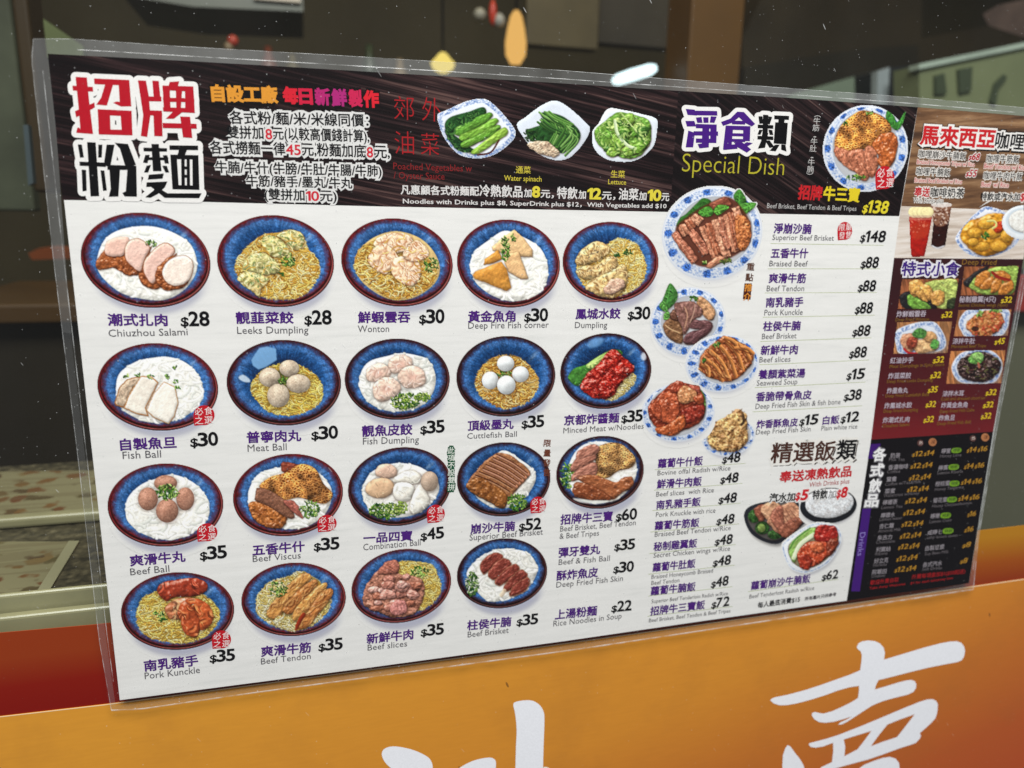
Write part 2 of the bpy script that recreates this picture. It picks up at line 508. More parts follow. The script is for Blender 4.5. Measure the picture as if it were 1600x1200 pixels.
    def plate(s, x0, x1, y0, y1, rho, wx0, wx1, wy0, wy1, cast=True):
        if cast: s.cast(x0, x1, y0, y1, rho, 3, 6, .45)
        W = (x1 - x0) / 2; r = s.ell_r(x0, x1, y0, y1, rho)
        m = np.clip((1 - r) * W * SS * .9 + .5, 0, 1)
        s.fill(m, C(228, 233, 240) * (1 - .10 * np.clip((s.Y - y0) / (y1 - y0), 0, 1))[..., None])
        s.fill(np.exp(-((r - .985) * W / .8) ** 2) * m, C(196, 202, 214), .6)
        # blue ring pattern: posies and scrolls between rim and well
        cx, cy = (x0 + x1) / 2, (y0 + y1) / 2; a = np.arctan2((s.Y - cy) / (y1 - y0), (s.X - cx) / (x1 - x0))
        rw = s.ell_r(wx0, wx1, wy0, wy1, rho)
        mid = np.clip((rw - 1.02) / np.maximum(rw - 1.02 + (1 - r) * W / ((wx1 - wx0) / 2), 1e-3), 0, 1)      # 0 at well, 1 at rim
        band = (rw > 1.03) & (r < .95)
        N = 13
        ph = a / (2 * math.pi) * N; fr = ph - np.floor(ph) - .5
        thick = (W - (wx1 - wx0) / 2) / W
        fl = np.sqrt((fr * 2 * math.pi / N / thick * .92) ** 2 + (mid - .48) ** 2) + .14 * s.n(1.6, 3, 2)
        sc = s.n(1.7, 5, 2)
        vine = np.clip((np.abs(s.n(2.6, 8, 2)) < .04) * 1. + (sc > .24) * .9, 0, 1)
        s.fill(blur(band * vine * 1., .25), C(70, 112, 186), .95)
        s.fill(np.clip((.42 - fl) * 7, 0, 1) * band, C(54, 98, 178) * (1 + 1.5 * s.n(1.4, 12, 2))[..., None], .95)
        wl = np.clip((1 - rw) * W * SS + .5, 0, 1)
        s.fill(np.exp(-((rw - 1) * W / .6) ** 2), C(110, 140, 190), .7)
        s.fill(wl, C(214, 217, 222) * (1 - .16 * rw)[..., None])
        s.well = wl

    def squareplate(s, pts, col=C(232, 236, 240), pattern=True, rim=6, dark=False):
        m = s.poly(pts)
        sh = shift(blur(m, 3), 5 * SS, 2 * SS); s.fill(np.clip(sh - m, 0, 1), C(120, 122, 140) if not dark else C(20, 14, 14), .45)
        s.body(m, col, 5, .35, .03, 3, edge=.12, shadow=0)
        inn = np.clip(blur(m, s.L(rim) * .6) * 2 - 1, 0, 1)
        if pattern:
            band = m * np.clip(1 - (inn > .98), 0, 1) * (blur(m, .7) > .93)
            v = np.clip((np.abs(s.n(2.4, 8, 2)) < .06) + (s.n(1.8, 5, 2) > .12) * 1., 0, 1)
            s.fill(blur(band * v, .25), C(66, 104, 176), .8)
        P = smooth_closed(s.P(pts)); s.stroke(np.vstack([P, P[:1]]), 1.0, np.clip(col * 1.06, 0, 1), .8, m)
        return m

    def out(s):
        L = s.rgb - blur(s.rgb, 1.2)
        s.rgb = np.clip(s.rgb + .38 * L, 0, 1)
        if s.name != 'snack_picture': s.rgb = np.where((s.a > .6)[..., None], np.clip((s.rgb - .5) * 1.10 + .5, 0, 1), s.rgb)
        a = s.a.reshape(s.h, SS, s.w, SS).mean((1, 3)); c = s.rgb.reshape(s.h, SS, s.w, SS, 3).mean((1, 3))
        return np.clip(c, 0, 1), np.clip(a, 0, 1)
# ---------------------------------------------------------------- the pictures on the menu, read from enlarged views
F1 = (110, 320, 5.); F2 = (320, 320, 4.); F3 = (700, 320, 4.706); F4 = (140, 520, 4.); F5 = (520, 510, 4.444)
F6 = (840, 500, 3.16); F7 = (160, 700, 4.); F8 = (530, 680, 4.571); F9 = (170, 870, 4.103); F10 = (530, 840, 4.571)
F11 = (1030, 280, 7.06); F12 = (1030, 130, 3.87); F13 = (990, 400, 3.75); F14 = (1000, 670, 3.872)
F15 = (600, 120, 3.478); F16 = (1390, 140, 4.286); F17 = (1380, 390, 4.)
PICS = []


def bowlpic(f, e, seed, dark=0., hi=True):
    x0, x1, y0, y1, rho = e
    p = Pic('bowl_picture', (x0 - 6, y0 - 4, x1 + 8, y1 + 16), f, seed)
    p.bowl(x0, x1, y0, y1, rho, dark, hi); PICS.append(p)
    return p


def pig(): return C(150, 66, 34)


def dishes():
    # row 1 --------------------------------------------------
    p = bowlpic(F1, (126, 329, 332, 481, .11), 1); p.label = 'blue bowl of white noodles with four sliced sausages'
    p.rice(p.poly([(205, 450), (235, 330), (300, 240), (420, 185), (580, 165), (720, 185), (850, 240), (940, 310), (985, 420), (985, 520), (930, 620), (840, 700), (720, 745), (560, 735), (400, 690), (280, 600), (220, 520)]), 60)
    br = C(160, 88, 46)
    p.slab([(200, 470), (230, 390), (300, 340), (430, 370), (470, 440), (530, 500), (525, 545), (440, 550), (380, 512), (330, 490), (230, 510)], br, .5, .5, 2, 2, gloss=.5)
    p.slab([(268, 350), (290, 285), (380, 252), (455, 258), (445, 330), (412, 392), (360, 405), (290, 395)], C(236, 194, 176), 1, .1, 2, 1, .3, .1)
    p.slab([(640, 320), (600, 370), (560, 440), (535, 530), (555, 610), (610, 650), (690, 655), (680, 600), (600, 560), (590, 460)], br, .5, .6, 2, 2, gloss=.5)
    p.slab([(425, 340), (465, 275), (540, 265), (605, 310), (620, 350), (580, 430), (545, 520), (480, 480), (435, 430)], C(238, 200, 184), 1, .1, 2, 1, .3, .1, rim=br, rimw=10)
    p.slab([(580, 430), (635, 365), (720, 300), (795, 320), (812, 375), (760, 440), (700, 500), (680, 565), (640, 620), (592, 570), (568, 500)], C(236, 196, 180), 1, .12, 2, 1, .3, .1, rim=br, rimw=12)
    p.slab([(830, 380), (760, 420), (690, 480), (660, 560), (690, 630), (750, 665), (860, 655), (925, 600), (900, 580), (760, 600), (730, 520), (790, 430)], br, .5, .6, 2, 2, gloss=.5)
    p.slab([(718, 525), (755, 445), (830, 402), (910, 400), (955, 450), (950, 540), (910, 605), (820, 635), (745, 600)], C(244, 228, 214), 1, .1, 2, 1, .25, .1, rim=br, rimw=8)
    p.specks(p.disc(560, 430, 360, 170), 60, C(120, 80, 60), .6, .6)
    p.scallion(630, 302, 45, 25, 30, 1.8)
    p = bowlpic(F2, (339, 522, 336, 480, .07), 2); p.label = 'blue bowl of yellow noodles with green leek dumplings'
    p.noodles(p.poly([(190, 380), (215, 320), (280, 250), (370, 185), (450, 175), (560, 160), (615, 200), (640, 270), (690, 320), (718, 400), (690, 480), (620, 560), (520, 590), (400, 585), (320, 555), (240, 490), (205, 440)]), NOOD, 330)
    for q, c in (([(355, 230), (400, 190), (470, 215), (520, 270), (540, 320), (480, 330), (400, 310)], C(206, 196, 122)), ([(450, 190), (540, 158), (605, 180), (620, 230), (590, 280), (540, 270), (500, 225)], C(220, 200, 128)), ([(235, 400), (270, 330), (350, 300), (430, 340), (470, 390), (450, 430), (360, 440), (280, 430)], C(196, 190, 122)), ([(205, 460), (260, 420), (360, 440), (400, 470), (350, 530), (345, 580), (300, 545), (240, 500)], C(224, 198, 128))):
        p.slab(q, c, .7, .4, 2.2, 2.5, gloss=.4, size=5, bump=1.4); p.folds(p.poly(q), 26, C(240, 232, 178), C(138, 130, 66), (5, 12), (.8, 1.6))
        p.specks(p.poly(q), 26, C(84, 128, 70), 2.2, .5)
    p.noodles2(p.poly([(240, 330), (450, 180), (620, 220), (640, 330), (500, 470), (280, 470)]), NOOD, 34, 1.2, (6, 14))
    p.scallion(525, 345, 50, 40, 40, 2.4); p.scallion(480, 435, 15, 15, 6, 2.4)
    p = bowlpic(F2, (533, 707.5, 341, 479, .08), 3); p.label = 'blue bowl of yellow noodles with shrimp wontons'
    p.body(p.poly([(940, 330), (1030, 220), (1180, 165), (1330, 200), (1430, 290), (1470, 400), (1430, 500), (1310, 580), (1180, 595), (1060, 545), (960, 450)]), C(226, 196, 130), 5, .5, .15, shadow=.3)
    p.noodles(p.poly([(935, 380), (960, 290), (1040, 230), (1180, 200), (1330, 270), (1440, 400), (1430, 480), (1330, 560), (1190, 590), (1080, 540), (970, 450)]), GOLD + NOOD, 300, 1.4)
    for q in ([(1060, 230), (1140, 180), (1250, 180), (1300, 220), (1240, 290), (1160, 300), (1080, 270)], [(1020, 340), (1060, 270), (1130, 245), (1200, 310), (1205, 380), (1130, 430), (1060, 400)], [(1165, 420), (1180, 340), (1260, 320), (1330, 350), (1350, 430), (1310, 500), (1230, 490)], [(1240, 300), (1310, 225), (1370, 250), (1400, 310), (1340, 350), (1270, 345)]):
        p.slab(q, C(244, 212, 172), 1.1, .35, 2.6, 2, gloss=.6, size=5, bump=1.4); p.fill(blur(p.poly(q), 3) * p.poly(q), C(236, 170, 138), .25); p.folds(p.poly(q), 44, C(252, 234, 206), C(196, 130, 84), (5, 13), (.8, 1.7))
    p.noodles2(p.poly([(1060, 230), (1250, 180), (1390, 280), (1340, 480), (1180, 490), (1020, 380)]), NOOD, 30, 1.1, (6, 14))
    p.scallion(1415, 375, 45, 45, 55, 1.9)
    p = bowlpic(F3, (714, 875, 343, 480.5, .05), 4); p.label = 'blue bowl of white noodles with fried fish triangles'
    p.rice(p.poly([(160, 440), (200, 340), (300, 260), (420, 190), (560, 240), (680, 320), (735, 450), (720, 580), (640, 670), (480, 710), (330, 670), (220, 590), (180, 520)]), 50)
    fc = C(214, 148, 62)
    p.slab([(325, 310), (400, 240), (490, 180), (560, 250), (620, 330), (620, 385), (540, 380), (420, 360), (330, 335)], C(232, 192, 138), 0, .15, 3, 1, .35, .3, smooth=False)
    p.slab([(260, 440), (270, 400), (370, 330), (400, 400), (330, 430)], fc, 0, .2, 3, 1, .4, .3, smooth=False)
    p.slab([(400, 370), (520, 340), (590, 540), (540, 548), (440, 490)], C(230, 186, 132), 0, .15, 3, 1, .4, .3, smooth=False)
    p.slab([(180, 515), (200, 490), (390, 418), (430, 470), (465, 610), (430, 635), (300, 580), (200, 545)], fc, 0, .2, 3, 1, .35, .35, size=5, smooth=False)
    p.scallion(420, 320, 30, 90, 60, 2.2); p.scallion(480, 240, 20, 30, 14, 2)
    p = bowlpic(F3, (879, 1029, 346.5, 472.5, .01), 5); p.label = 'blue bowl of yellow noodles with pork dumplings'
    p.noodles(p.poly([(1150, 300), (1250, 250), (1370, 280), (1420, 350), (1455, 450), (1430, 560), (1330, 640), (1200, 680), (1100, 640), (1000, 590), (950, 470), (1000, 340)]), NOOD[:4], 280, 1.4)
    for q in ([(950, 380), (990, 325), (1080, 270), (1160, 290), (1190, 340), (1110, 400), (1020, 440), (940, 430)], [(940, 490), (1000, 450), (1090, 440), (1180, 380), (1240, 400), (1230, 480), (1130, 520), (1010, 550)], [(1010, 610), (1080, 540), (1180, 500), (1290, 440), (1320, 520), (1300, 620), (1210, 680), (1110, 670), (1060, 640)]):
        p.slab(q, C(224, 188, 124), .5, .35, 2.4, 2, gloss=.5, size=5, bump=1.4); p.folds(p.poly(q), 30, C(242, 214, 156), C(146, 104, 56), (5, 12), (.8, 1.6)); p.specks(p.poly(q), 22, C(90, 80, 72), 2., .45)
    p.slab([(1145, 620), (1200, 550), (1280, 545), (1300, 600), (1230, 650), (1165, 655)], C(216, 176, 150), .5, .4, 2, 2)
    p.scallion(1320, 345, 30, 20, 12, 2.2, [C(40, 92, 44), C(70, 124, 60)]); p.scallion(1240, 370, 30, 20, 9, 2.2, [C(40, 92, 44), C(70, 124, 60)])
    # row 2 --------------------------------------------------
    p = bowlpic(F4, (152, 341, 536, 673, .06), 6); p.label = 'blue bowl of white noodles with sliced fish cake'
    p.rice(p.poly([(165, 340), (190, 250), (290, 180), (400, 155), (490, 150), (590, 180), (670, 250), (710, 350), (690, 440), (600, 520), (480, 560), (350, 555), (230, 500), (180, 440)]), 70)
    p.slab([(155, 440), (185, 340), (240, 290), (310, 270), (320, 300), (270, 350), (235, 430), (215, 465), (170, 455)], C(200, 176, 150), 1.2, .3, 2, 3, .4, .3, rim=C(170, 100, 40), rimw=14, smooth=False)
    p.slab([(215, 470), (240, 400), (320, 270), (390, 275), (430, 310), (390, 390), (350, 470), (370, 520), (300, 510)], C(238, 230, 216), 1, .08, 3, 1, .3, .1, rim=C(196, 120, 50), rimw=14, smooth=False)
    p.slab([(355, 485), (400, 380), (465, 305), (535, 340), (555, 440), (530, 520), (495, 570), (400, 530)], C(242, 236, 224), 1, .08, 3, 1, .25, .1, rim=C(202, 132, 60), rimw=10, smooth=False)
    for q in ((380, 272), (535, 220), (535, 300), (550, 340), (480, 275), (225, 268), (300, 260)): p.scallion(q[0], q[1], 18, 12, 6, 2.2)
    p = bowlpic(F4, (354, 533, 531, 665, .02), 7, .55, False); p.label = 'blue bowl of yellow noodles with four meat balls'
    p.fill(p.poly([(1010, 170), (1060, 95), (1110, 85), (1165, 100), (1170, 170), (1100, 215), (1055, 230), (1020, 205)], False, .5) * p.inner, C(132, 182, 226), .85)
    p.fill(p.poly([(930, 280), (960, 262), (1000, 290), (1000, 310), (960, 305)], True, .6) * p.inner, C(220, 232, 240), .8)
    p.noodles(p.poly([(1010, 350), (1050, 260), (1140, 210), (1260, 190), (1380, 240), (1450, 330), (1440, 430), (1360, 490), (1240, 515), (1130, 495), (1050, 430)]), [C(248, 222, 112), C(232, 196, 80), C(208, 166, 60), C(252, 232, 146)], 260, 1.4)
    p.fill(p.disc(1210, 290, 70, 60), C(60, 80, 40), .5)
    for q in ((1248, 222, 62, 52), (1125, 278, 66, 60), (1305, 318, 76, 58), (1180, 392, 70, 74)): p.ball(*q, col=C(210, 192, 168), tex=.2); p.specks(p.disc(q[0], q[1], q[2] * .8, q[3] * .8), 16, C(150, 128, 100), 1.2, .4)
    p.scallion(1210, 295, 30, 25, 20, 2)
    p = bowlpic(F5, (538.5, 702.7, 529, 656, 0.), 8, .7); p.label = 'blue bowl of white noodles with four fish dumplings'
    p.rice(p.poly([(185, 420), (200, 310), (260, 240), (380, 205), (480, 185), (600, 205), (670, 240), (715, 350), (690, 470), (600, 560), (480, 590), (350, 580), (240, 520)]), 90, 3.6, (8, 18), .96)
    for q in ([(380, 290), (400, 230), (470, 195), (540, 220), (545, 280), (480, 310), (420, 325)], [(235, 360), (240, 300), (310, 255), (380, 280), (400, 340), (330, 370), (270, 385)], [(450, 350), (490, 290), (570, 275), (630, 310), (640, 390), (580, 425), (500, 420)], [(280, 470), (290, 400), (370, 350), (450, 380), (470, 440), (400, 500), (330, 520)]):
        p.slab(q, C(236, 206, 186), .6, .25, 3, 1.5, .35, .3, size=5); cx = sum(a for a, b in q) / 7; cy = sum(b for a, b in q) / 7
        p.fill(blur(p.disc(cx + 5, cy, 38, 26), 2), C(220, 164, 146), .5); p.folds(p.poly(q), 16, C(250, 232, 218), C(196, 152, 136), (5, 12), (.7, 1.4), a=.4)
    p.scallion(500, 520, 100, 60, 150, 2.4, [C(150, 180, 70), C(96, 140, 44), C(190, 206, 120), C(50, 96, 40)]); p.scallion(630, 490, 50, 30, 60, 2.4, [C(150, 180, 70), C(96, 140, 44), C(190, 206, 120)])
    p = bowlpic(F5, (713, 867.7, 525, 651, -.03), 9, .8); p.label = 'blue bowl of yellow noodles with four cuttlefish balls'
    p.noodles(p.poly([(990, 400), (1010, 320), (1070, 250), (1160, 205), (1280, 215), (1380, 290), (1425, 380), (1400, 470), (1320, 540), (1190, 570), (1080, 520), (1020, 470)]), GOLD, 300, 1.4, (4, 13))
    p.scallion(1195, 340, 60, 35, 50, 2.2)
    for q in ((1200, 258, 60, 54), (1093, 375, 58, 62), (1303, 332, 58, 56), (1205, 407, 64, 66)): p.ball(*q, col=C(226, 230, 230), tex=.05, edge=.35)
    p = bowlpic(F6, (875.4, 1017.8, 520.6, 639, -.05), 10, .8); p.label = 'blue bowl of noodles with lettuce and red minced meat'
    p.fill(blur(p.disc(285, 112, 42, 22, -.4), 1.5) * p.inner, C(120, 170, 220), .7); p.fill(blur(p.disc(524, 180, 14, 20), 1.2) * p.inner, C(230, 236, 244), .8)
    p.noodles(p.poly([(330, 390), (390, 340), (430, 270), (475, 265), (480, 300), (440, 350), (380, 390)]), PALE, 120, 1.3, (3, 9))
    p.leaf([(150, 285), (180, 240), (240, 220), (300, 180), (370, 145), (420, 160), (380, 210), (300, 250), (230, 310), (190, 325)], C(70, 128, 52)); p.leaf([(240, 225), (300, 180), (370, 150), (400, 175), (340, 215), (270, 240)], C(168, 200, 110), [(250, 225), (370, 160)])
    m = [(212, 335), (240, 270), (300, 215), (370, 145), (420, 180), (460, 210), (480, 250), (440, 280), (400, 330), (380, 370), (320, 392), (260, 375)]
    p.slab(m, C(168, 34, 24), .6, .75, 2.2, 1.4, .4, .6, size=5, bump=1.2); p.specks(p.poly(m), 90, C(228, 110, 80), 1.3, .6); p.specks(p.poly(m), 60, C(96, 14, 12), 2, .6)
    p = bowlpic(F6, (869, 1006, 681, 795, -.08), 11, .8); p.label = 'dark bowl with beef brisket, tripe and tendon'
    p.rice(p.poly([(160, 700), (220, 620), (330, 600), (450, 650), (490, 720), (470, 810), (400, 880), (300, 905), (200, 880), (150, 800)]), 30)
    p.scallion(148, 770, 35, 62, 80, 2.4)
    p.honeycomb([(290, 660), (310, 620), (390, 605), (450, 640), (485, 690), (460, 730), (400, 745), (345, 780), (290, 765)], 3.8, C(190, 140, 80), C(86, 52, 26))
    for q in ([(185, 690), (200, 650), (260, 615), (305, 625), (290, 660), (230, 690), (170, 715)], [(165, 745), (180, 700), (280, 665), (285, 690), (220, 730)], [(165, 795), (185, 750), (280, 700), (290, 760), (220, 780)]): p.slab(q, C(176, 116, 96), -.5, .4, 1.5, 5, gloss=.3)
    p.slab([(200, 780), (280, 765), (380, 800), (420, 780), (465, 775), (470, 820), (420, 850), (370, 885), (300, 850)], C(164, 96, 58), .4, .4, 2, 4, gloss=.6)
    p.slab([(172, 850), (190, 800), (260, 815), (330, 850), (360, 885), (280, 890), (200, 878)], C(138, 74, 42), .4, .4, 2, 4, gloss=.6)
    p.fill(blur(p.poly([(175, 880), (260, 890), (350, 892), (300, 908), (210, 900)]), .6), C(226, 228, 222), .85)
    # row 3 --------------------------------------------------
    p = bowlpic(F7, (168, 349, 724, 854, -.02), 12); p.label = 'blue bowl of white noodles with four beef balls'
    p.rice(p.poly([(145, 400), (160, 310), (240, 230), (340, 190), (440, 165), (560, 210), (640, 290), (670, 400), (620, 490), (500, 560), (360, 570), (240, 530), (170, 470)]), 90, 3.6)
    for q in ((395, 220, 72, 50), (285, 318, 62, 72), (518, 318, 56, 72), (405, 392, 70, 74)): p.ball(*q, col=C(188, 136, 112), gloss=.35, tex=.22); p.specks(p.disc(q[0], q[1], q[2] * .8, q[3] * .8), 16, C(120, 76, 60), 1.2, .4)
    p.scallion(405, 275, 68, 48, 130, 2.2)
    p = bowlpic(F7, (364, 536, 709, 838, -.08), 13); p.label = 'blue bowl of white noodles with honeycomb tripe'
    p.rice(p.poly([(910, 320), (920, 250), (980, 160), (1120, 120), (1300, 130), (1430, 250), (1400, 400), (1280, 490), (1140, 505), (980, 460), (930, 400)]), 50)
    p.slab([(1115, 100), (1150, 90), (1240, 110), (1200, 150), (1130, 150)], C(140, 66, 46), .3, .4)
    p.honeycomb([(980, 240), (1050, 180), (1140, 155), (1240, 100), (1330, 130), (1380, 220), (1440, 290), (1400, 345), (1330, 340), (1230, 310), (1130, 325), (1050, 270)], 4.6, C(220, 146, 72), C(116, 60, 22))
    p.slab([(920, 345), (990, 335), (1080, 380), (1150, 430), (1130, 490), (1050, 500), (960, 460), (925, 400)], C(168, 98, 46), .9, .6, 3, 3, gloss=.6)
    p.slab([(955, 300), (970, 250), (1030, 260), (1120, 310), (1180, 370), (1200, 430), (1160, 435), (1050, 370), (965, 330)], C(138, 92, 70), .6, .3, 1.2, 1, gloss=.2)
    p.slab([(1130, 330), (1200, 335), (1240, 400), (1250, 440), (1190, 400)], C(172, 98, 82), .9, .4)
    p.scallion(1295, 385, 60, 55, 90, 2.2)
    p = bowlpic(F8, (543.6, 705, 698.6, 822, -.1), 14, .6); p.label = 'blue bowl of white noodles with mixed fish balls'
    p.rice(p.poly([(165, 400), (190, 320), (250, 250), (400, 200), (560, 220), (680, 300), (715, 380), (670, 470), (560, 560), (400, 590), (250, 570), (190, 490)]), 70, 3.4, (8, 18), .97)
    for q, c in (([(260, 280), (280, 220), (350, 205), (410, 240), (400, 290), (330, 310)], C(226, 190, 166)), ([(190, 400), (210, 340), (290, 305), (370, 320), (395, 380), (340, 440), (250, 445)], C(222, 184, 146)), ([(380, 330), (440, 270), (520, 250), (580, 280), (580, 330), (500, 350)], C(240, 234, 220)), ([(385, 420), (400, 350), (470, 335), (530, 360), (530, 420), (490, 470), (420, 465)], C(242, 238, 226)), ([(500, 520), (530, 420), (580, 350), (640, 440), (640, 490), (590, 540), (530, 560)], C(240, 236, 224))):
        p.slab(q, c, .5, .12, 3, 1.5, .45, .25, size=5); p.folds(p.poly(q), 9, np.clip(c * 1.08, 0, 1), c * .8, (5, 12), (.7, 1.5), a=.4)
    p.ball(645, 330, 62, 72, col=C(196, 172, 150))
    p.scallion(330, 540, 120, 55, 190, 2.4, [C(120, 160, 60), C(80, 128, 40), C(186, 208, 116), C(40, 88, 36)]); p.scallion(440, 515, 50, 40, 60, 2.4, [C(150, 180, 70), C(190, 206, 120)])
    p = bowlpic(F8, (713.8, 860, 691, 807, -.04), 15, .8); p.label = 'dark blue bowl with a block of sliced beef brisket'
    p.rice(p.poly([(960, 400), (1010, 230), (1120, 140), (1190, 110), (1290, 170), (1390, 250), (1400, 330), (1330, 440), (1200, 520), (1060, 500)]), 60, 3.0, (8, 16), .93)
    p.slab([(915, 345), (990, 240), (1090, 150), (1150, 125), (1250, 160), (1360, 260), (1330, 320), (1250, 410), (1170, 520), (1080, 480), (930, 395)], C(160, 106, 68), .75, .3, 1.6, 2, .4, .3)
    for i in range(7):
        t = i / 6; a = (1125 - 150 * t, 135 + 150 * t); b = (1345 - 130 * t, 270 + 130 * t); mid = ((a[0] + b[0]) / 2 + 6, (a[1] + b[1]) / 2 - 8)
        if i < 5: p.line([(a[0] + 10, a[1] + 14), (mid[0] + 8, mid[1] + 14), (b[0] + 4, b[1] + 12)], 24, C(186, 124, 96), .8, .35)
        p.line([a, mid, b], 9, C(92, 48, 28), .8); p.line([(a[0], a[1] + 8), (mid[0], mid[1] + 9), (b[0], b[1] + 8)], 4, C(226, 184, 150), .5)
    p.slab([(915, 345), (990, 300), (1110, 360), (1200, 430), (1170, 520), (1080, 480), (930, 395)], C(150, 92, 44), .6, .5, 2.4, 2, .45, .5)
    p.scallion(1270, 475, 70, 60, 130, 2.3)
    # row 4 --------------------------------------------------
    p = bowlpic(F9, (189, 366, 894, 1015.5, -.04), 16, .1); p.label = 'blue bowl of yellow noodles with glazed pork knuckle'
    p.noodles(p.poly([(180, 400), (190, 320), (240, 250), (340, 220), (520, 210), (640, 270), (710, 370), (650, 480), (540, 540), (420, 550), (270, 520), (200, 460)]), [C(248, 224, 120), C(230, 194, 86), C(206, 164, 62), C(252, 234, 158)], 330, 1.4)
    for q, c in (([(310, 220), (340, 170), (440, 145), (550, 135), (630, 170), (625, 215), (560, 250), (420, 260), (370, 285)], C(164, 62, 38)), ([(360, 330), (410, 280), (500, 260), (540, 280), (480, 370), (440, 400), (390, 390)], C(204, 124, 82)), ([(440, 350), (490, 280), (560, 330), (590, 420), (570, 500), (540, 515), (480, 480), (460, 410)], C(192, 86, 44)), ([(490, 280), (560, 265), (640, 310), (670, 380), (650, 440), (590, 470), (580, 400), (540, 330)], C(204, 96, 48))):
        p.slab(q, c, 1, .3, 3.2, 2, .5, .8, size=4.5, bump=1.2); p.folds(p.poly(q), 10, np.clip(c * 1.5 + .1, 0, 1), c * .45, (5, 13), (.8, 1.8), a=.45)
    p.scallion(310, 365, 40, 20, 14, 2.6); p.scallion(345, 398, 22, 14, 12, 2.6)
    p = bowlpic(F9, (377, 540.5, 879, 994, -.05), 17, .05); p.label = 'blue bowl of yellow noodles with braised beef tendon'
    p.noodles(p.poly([(945, 330), (960, 240), (1040, 160), (1150, 130), (1230, 95), (1350, 160), (1420, 260), (1400, 350), (1300, 440), (1180, 475), (1060, 440), (980, 390)]), PALE, 280, 1.5)
    for q, c in (([(1010, 370), (1060, 280), (1160, 170), (1250, 105), (1300, 130), (1240, 200), (1150, 300), (1080, 400)], C(208, 146, 76)), ([(1110, 340), (1180, 250), (1300, 150), (1340, 170), (1280, 240), (1180, 350), (1150, 370)], C(194, 122, 62)), ([(1180, 360), (1250, 270), (1360, 175), (1400, 180), (1340, 290), (1240, 380), (1190, 410)], C(216, 154, 80)), ([(1200, 440), (1270, 360), (1370, 220), (1435, 210), (1420, 270), (1330, 380), (1260, 460)], C(200, 126, 64))):
        p.slab(q, c, -.85, .4, 1.3, 7, .5, .5, size=3.5); p.folds(p.poly(q), 18, C(222, 168, 100), C(110, 56, 22), (8, 22), (.7, 1.5), -.85, .5)
    p.line([(1200, 460), (1230, 400), (1250, 370)], 26, C(150, 52, 24), .8, .3); p.scallion(1085, 205, 60, 50, 40, 2.4)
    p.noodles(p.poly([(1060, 410), (1110, 380), (1180, 420), (1180, 470), (1110, 450)]), PALE, 50, 1.4, (3, 8))
    p = bowlpic(F10, (549, 705, 857.5, 973.5, -.14), 18, .15); p.label = 'blue bowl of yellow noodles with pink beef slices'
    p.noodles(p.poly([(380, 230), (440, 175), (560, 180), (660, 200), (710, 290), (720, 380), (660, 470), (560, 520), (480, 450)]), [C(236, 206, 110), C(218, 180, 76), C(240, 222, 140)], 240, 1.4)
    p.scallion(570, 245, 70, 40, 45, 2.4)
    rs = np.random.RandomState(4)
    p.slab([(165, 450), (200, 330), (280, 230), (370, 165), (430, 260), (560, 280), (610, 360), (580, 480), (520, 550), (380, 570), (280, 530), (200, 500)], C(176, 118, 96), .5, .6, 3, 1.5, .45, .2)
    for i in range(22):
        t = rs.rand() * 6.28; q = math.sqrt(rs.rand()); x = 385 + 180 * q * math.cos(t); y = 395 + 135 * q * math.sin(t) - (x - 385) * .1; a = rs.rand() * 6.28; R = rs.uniform(38, 70)
        pts = [(x + R * rs.uniform(.6, 1.1) * math.cos(a + k), y + R * .62 * rs.uniform(.6, 1.1) * math.sin(a + k)) for k in np.linspace(0, 6.28, 7)[:-1]]
        p.slab(pts, [C(206, 146, 130), C(192, 126, 108), C(176, 108, 84), C(214, 160, 146)][i % 4], a, .4, 1.6, 3, .45, .3, size=3, bump=1.2)
    p.slab([(310, 200), (350, 165), (420, 170), (420, 250), (350, 260), (270, 260)], C(182, 112, 92), .5, .4); p.slab([(360, 510), (400, 455), (460, 445), (485, 500), (460, 545), (390, 550)], C(208, 136, 128), 1.2, .4, 1.3, 5)
    p = bowlpic(F10, (713.8, 855, 841, 950.5, -.08), 19, .8); p.label = 'dark blue bowl of rice noodles with red beef brisket'
    p.rice(p.poly([(910, 270), (960, 180), (1080, 100), (1190, 80), (1330, 100), (1400, 170), (1410, 260), (1330, 380), (1200, 440), (1070, 455), (980, 380)]), 110, 3.2, (8, 18), .95)
    for q in ([(1005, 190), (1060, 130), (1130, 105), (1170, 140), (1100, 210), (1030, 260)], [(1060, 270), (1100, 200), (1170, 150), (1230, 180), (1190, 250), (1110, 300)], [(1110, 310), (1180, 230), (1240, 190), (1290, 215), (1240, 280), (1150, 345)], [(1170, 370), (1220, 290), (1300, 230), (1350, 270), (1300, 320), (1215, 380)], [(1215, 410), (1240, 350), (1340, 285), (1365, 310), (1330, 380), (1240, 420)]):
        p.slab(q, C(136, 62, 50), -.7, .45, 1.5, 4, .5, .3, rim=C(206, 150, 110), rimw=9)
    p.line([(1180, 380), (1160, 410)], 30, C(222, 200, 170), .8, .2)
    p.scallion(950, 330, 42, 85, 150, 2.4, [C(70, 118, 50), C(40, 84, 36), C(150, 184, 96), C(214, 222, 200)])
    # special dishes -----------------------------------------
    def pp(f, e, w, seed, label, cast=True):
        q = Pic('plate_picture', (min(e[0], w[0]) - 5, e[2] - 12, e[1] + 6, e[3] + 14), f, seed); q.label = label
        q.plate(*e, *w, cast=cast); PICS.append(q); return q
    p = pp(F12, (1285, 1419.5, 163.6, 300.5, -.03), (1301, 1403, 174, 286), 21, 'round blue and white plate with tripe, brisket and tendon', False)
    p.leaf([(1370, 230), (1380, 165), (1420, 200), (1440, 235), (1490, 165), (1480, 230), (1440, 285), (1400, 260)], C(62, 130, 52), [(1440, 280), (1480, 180)])
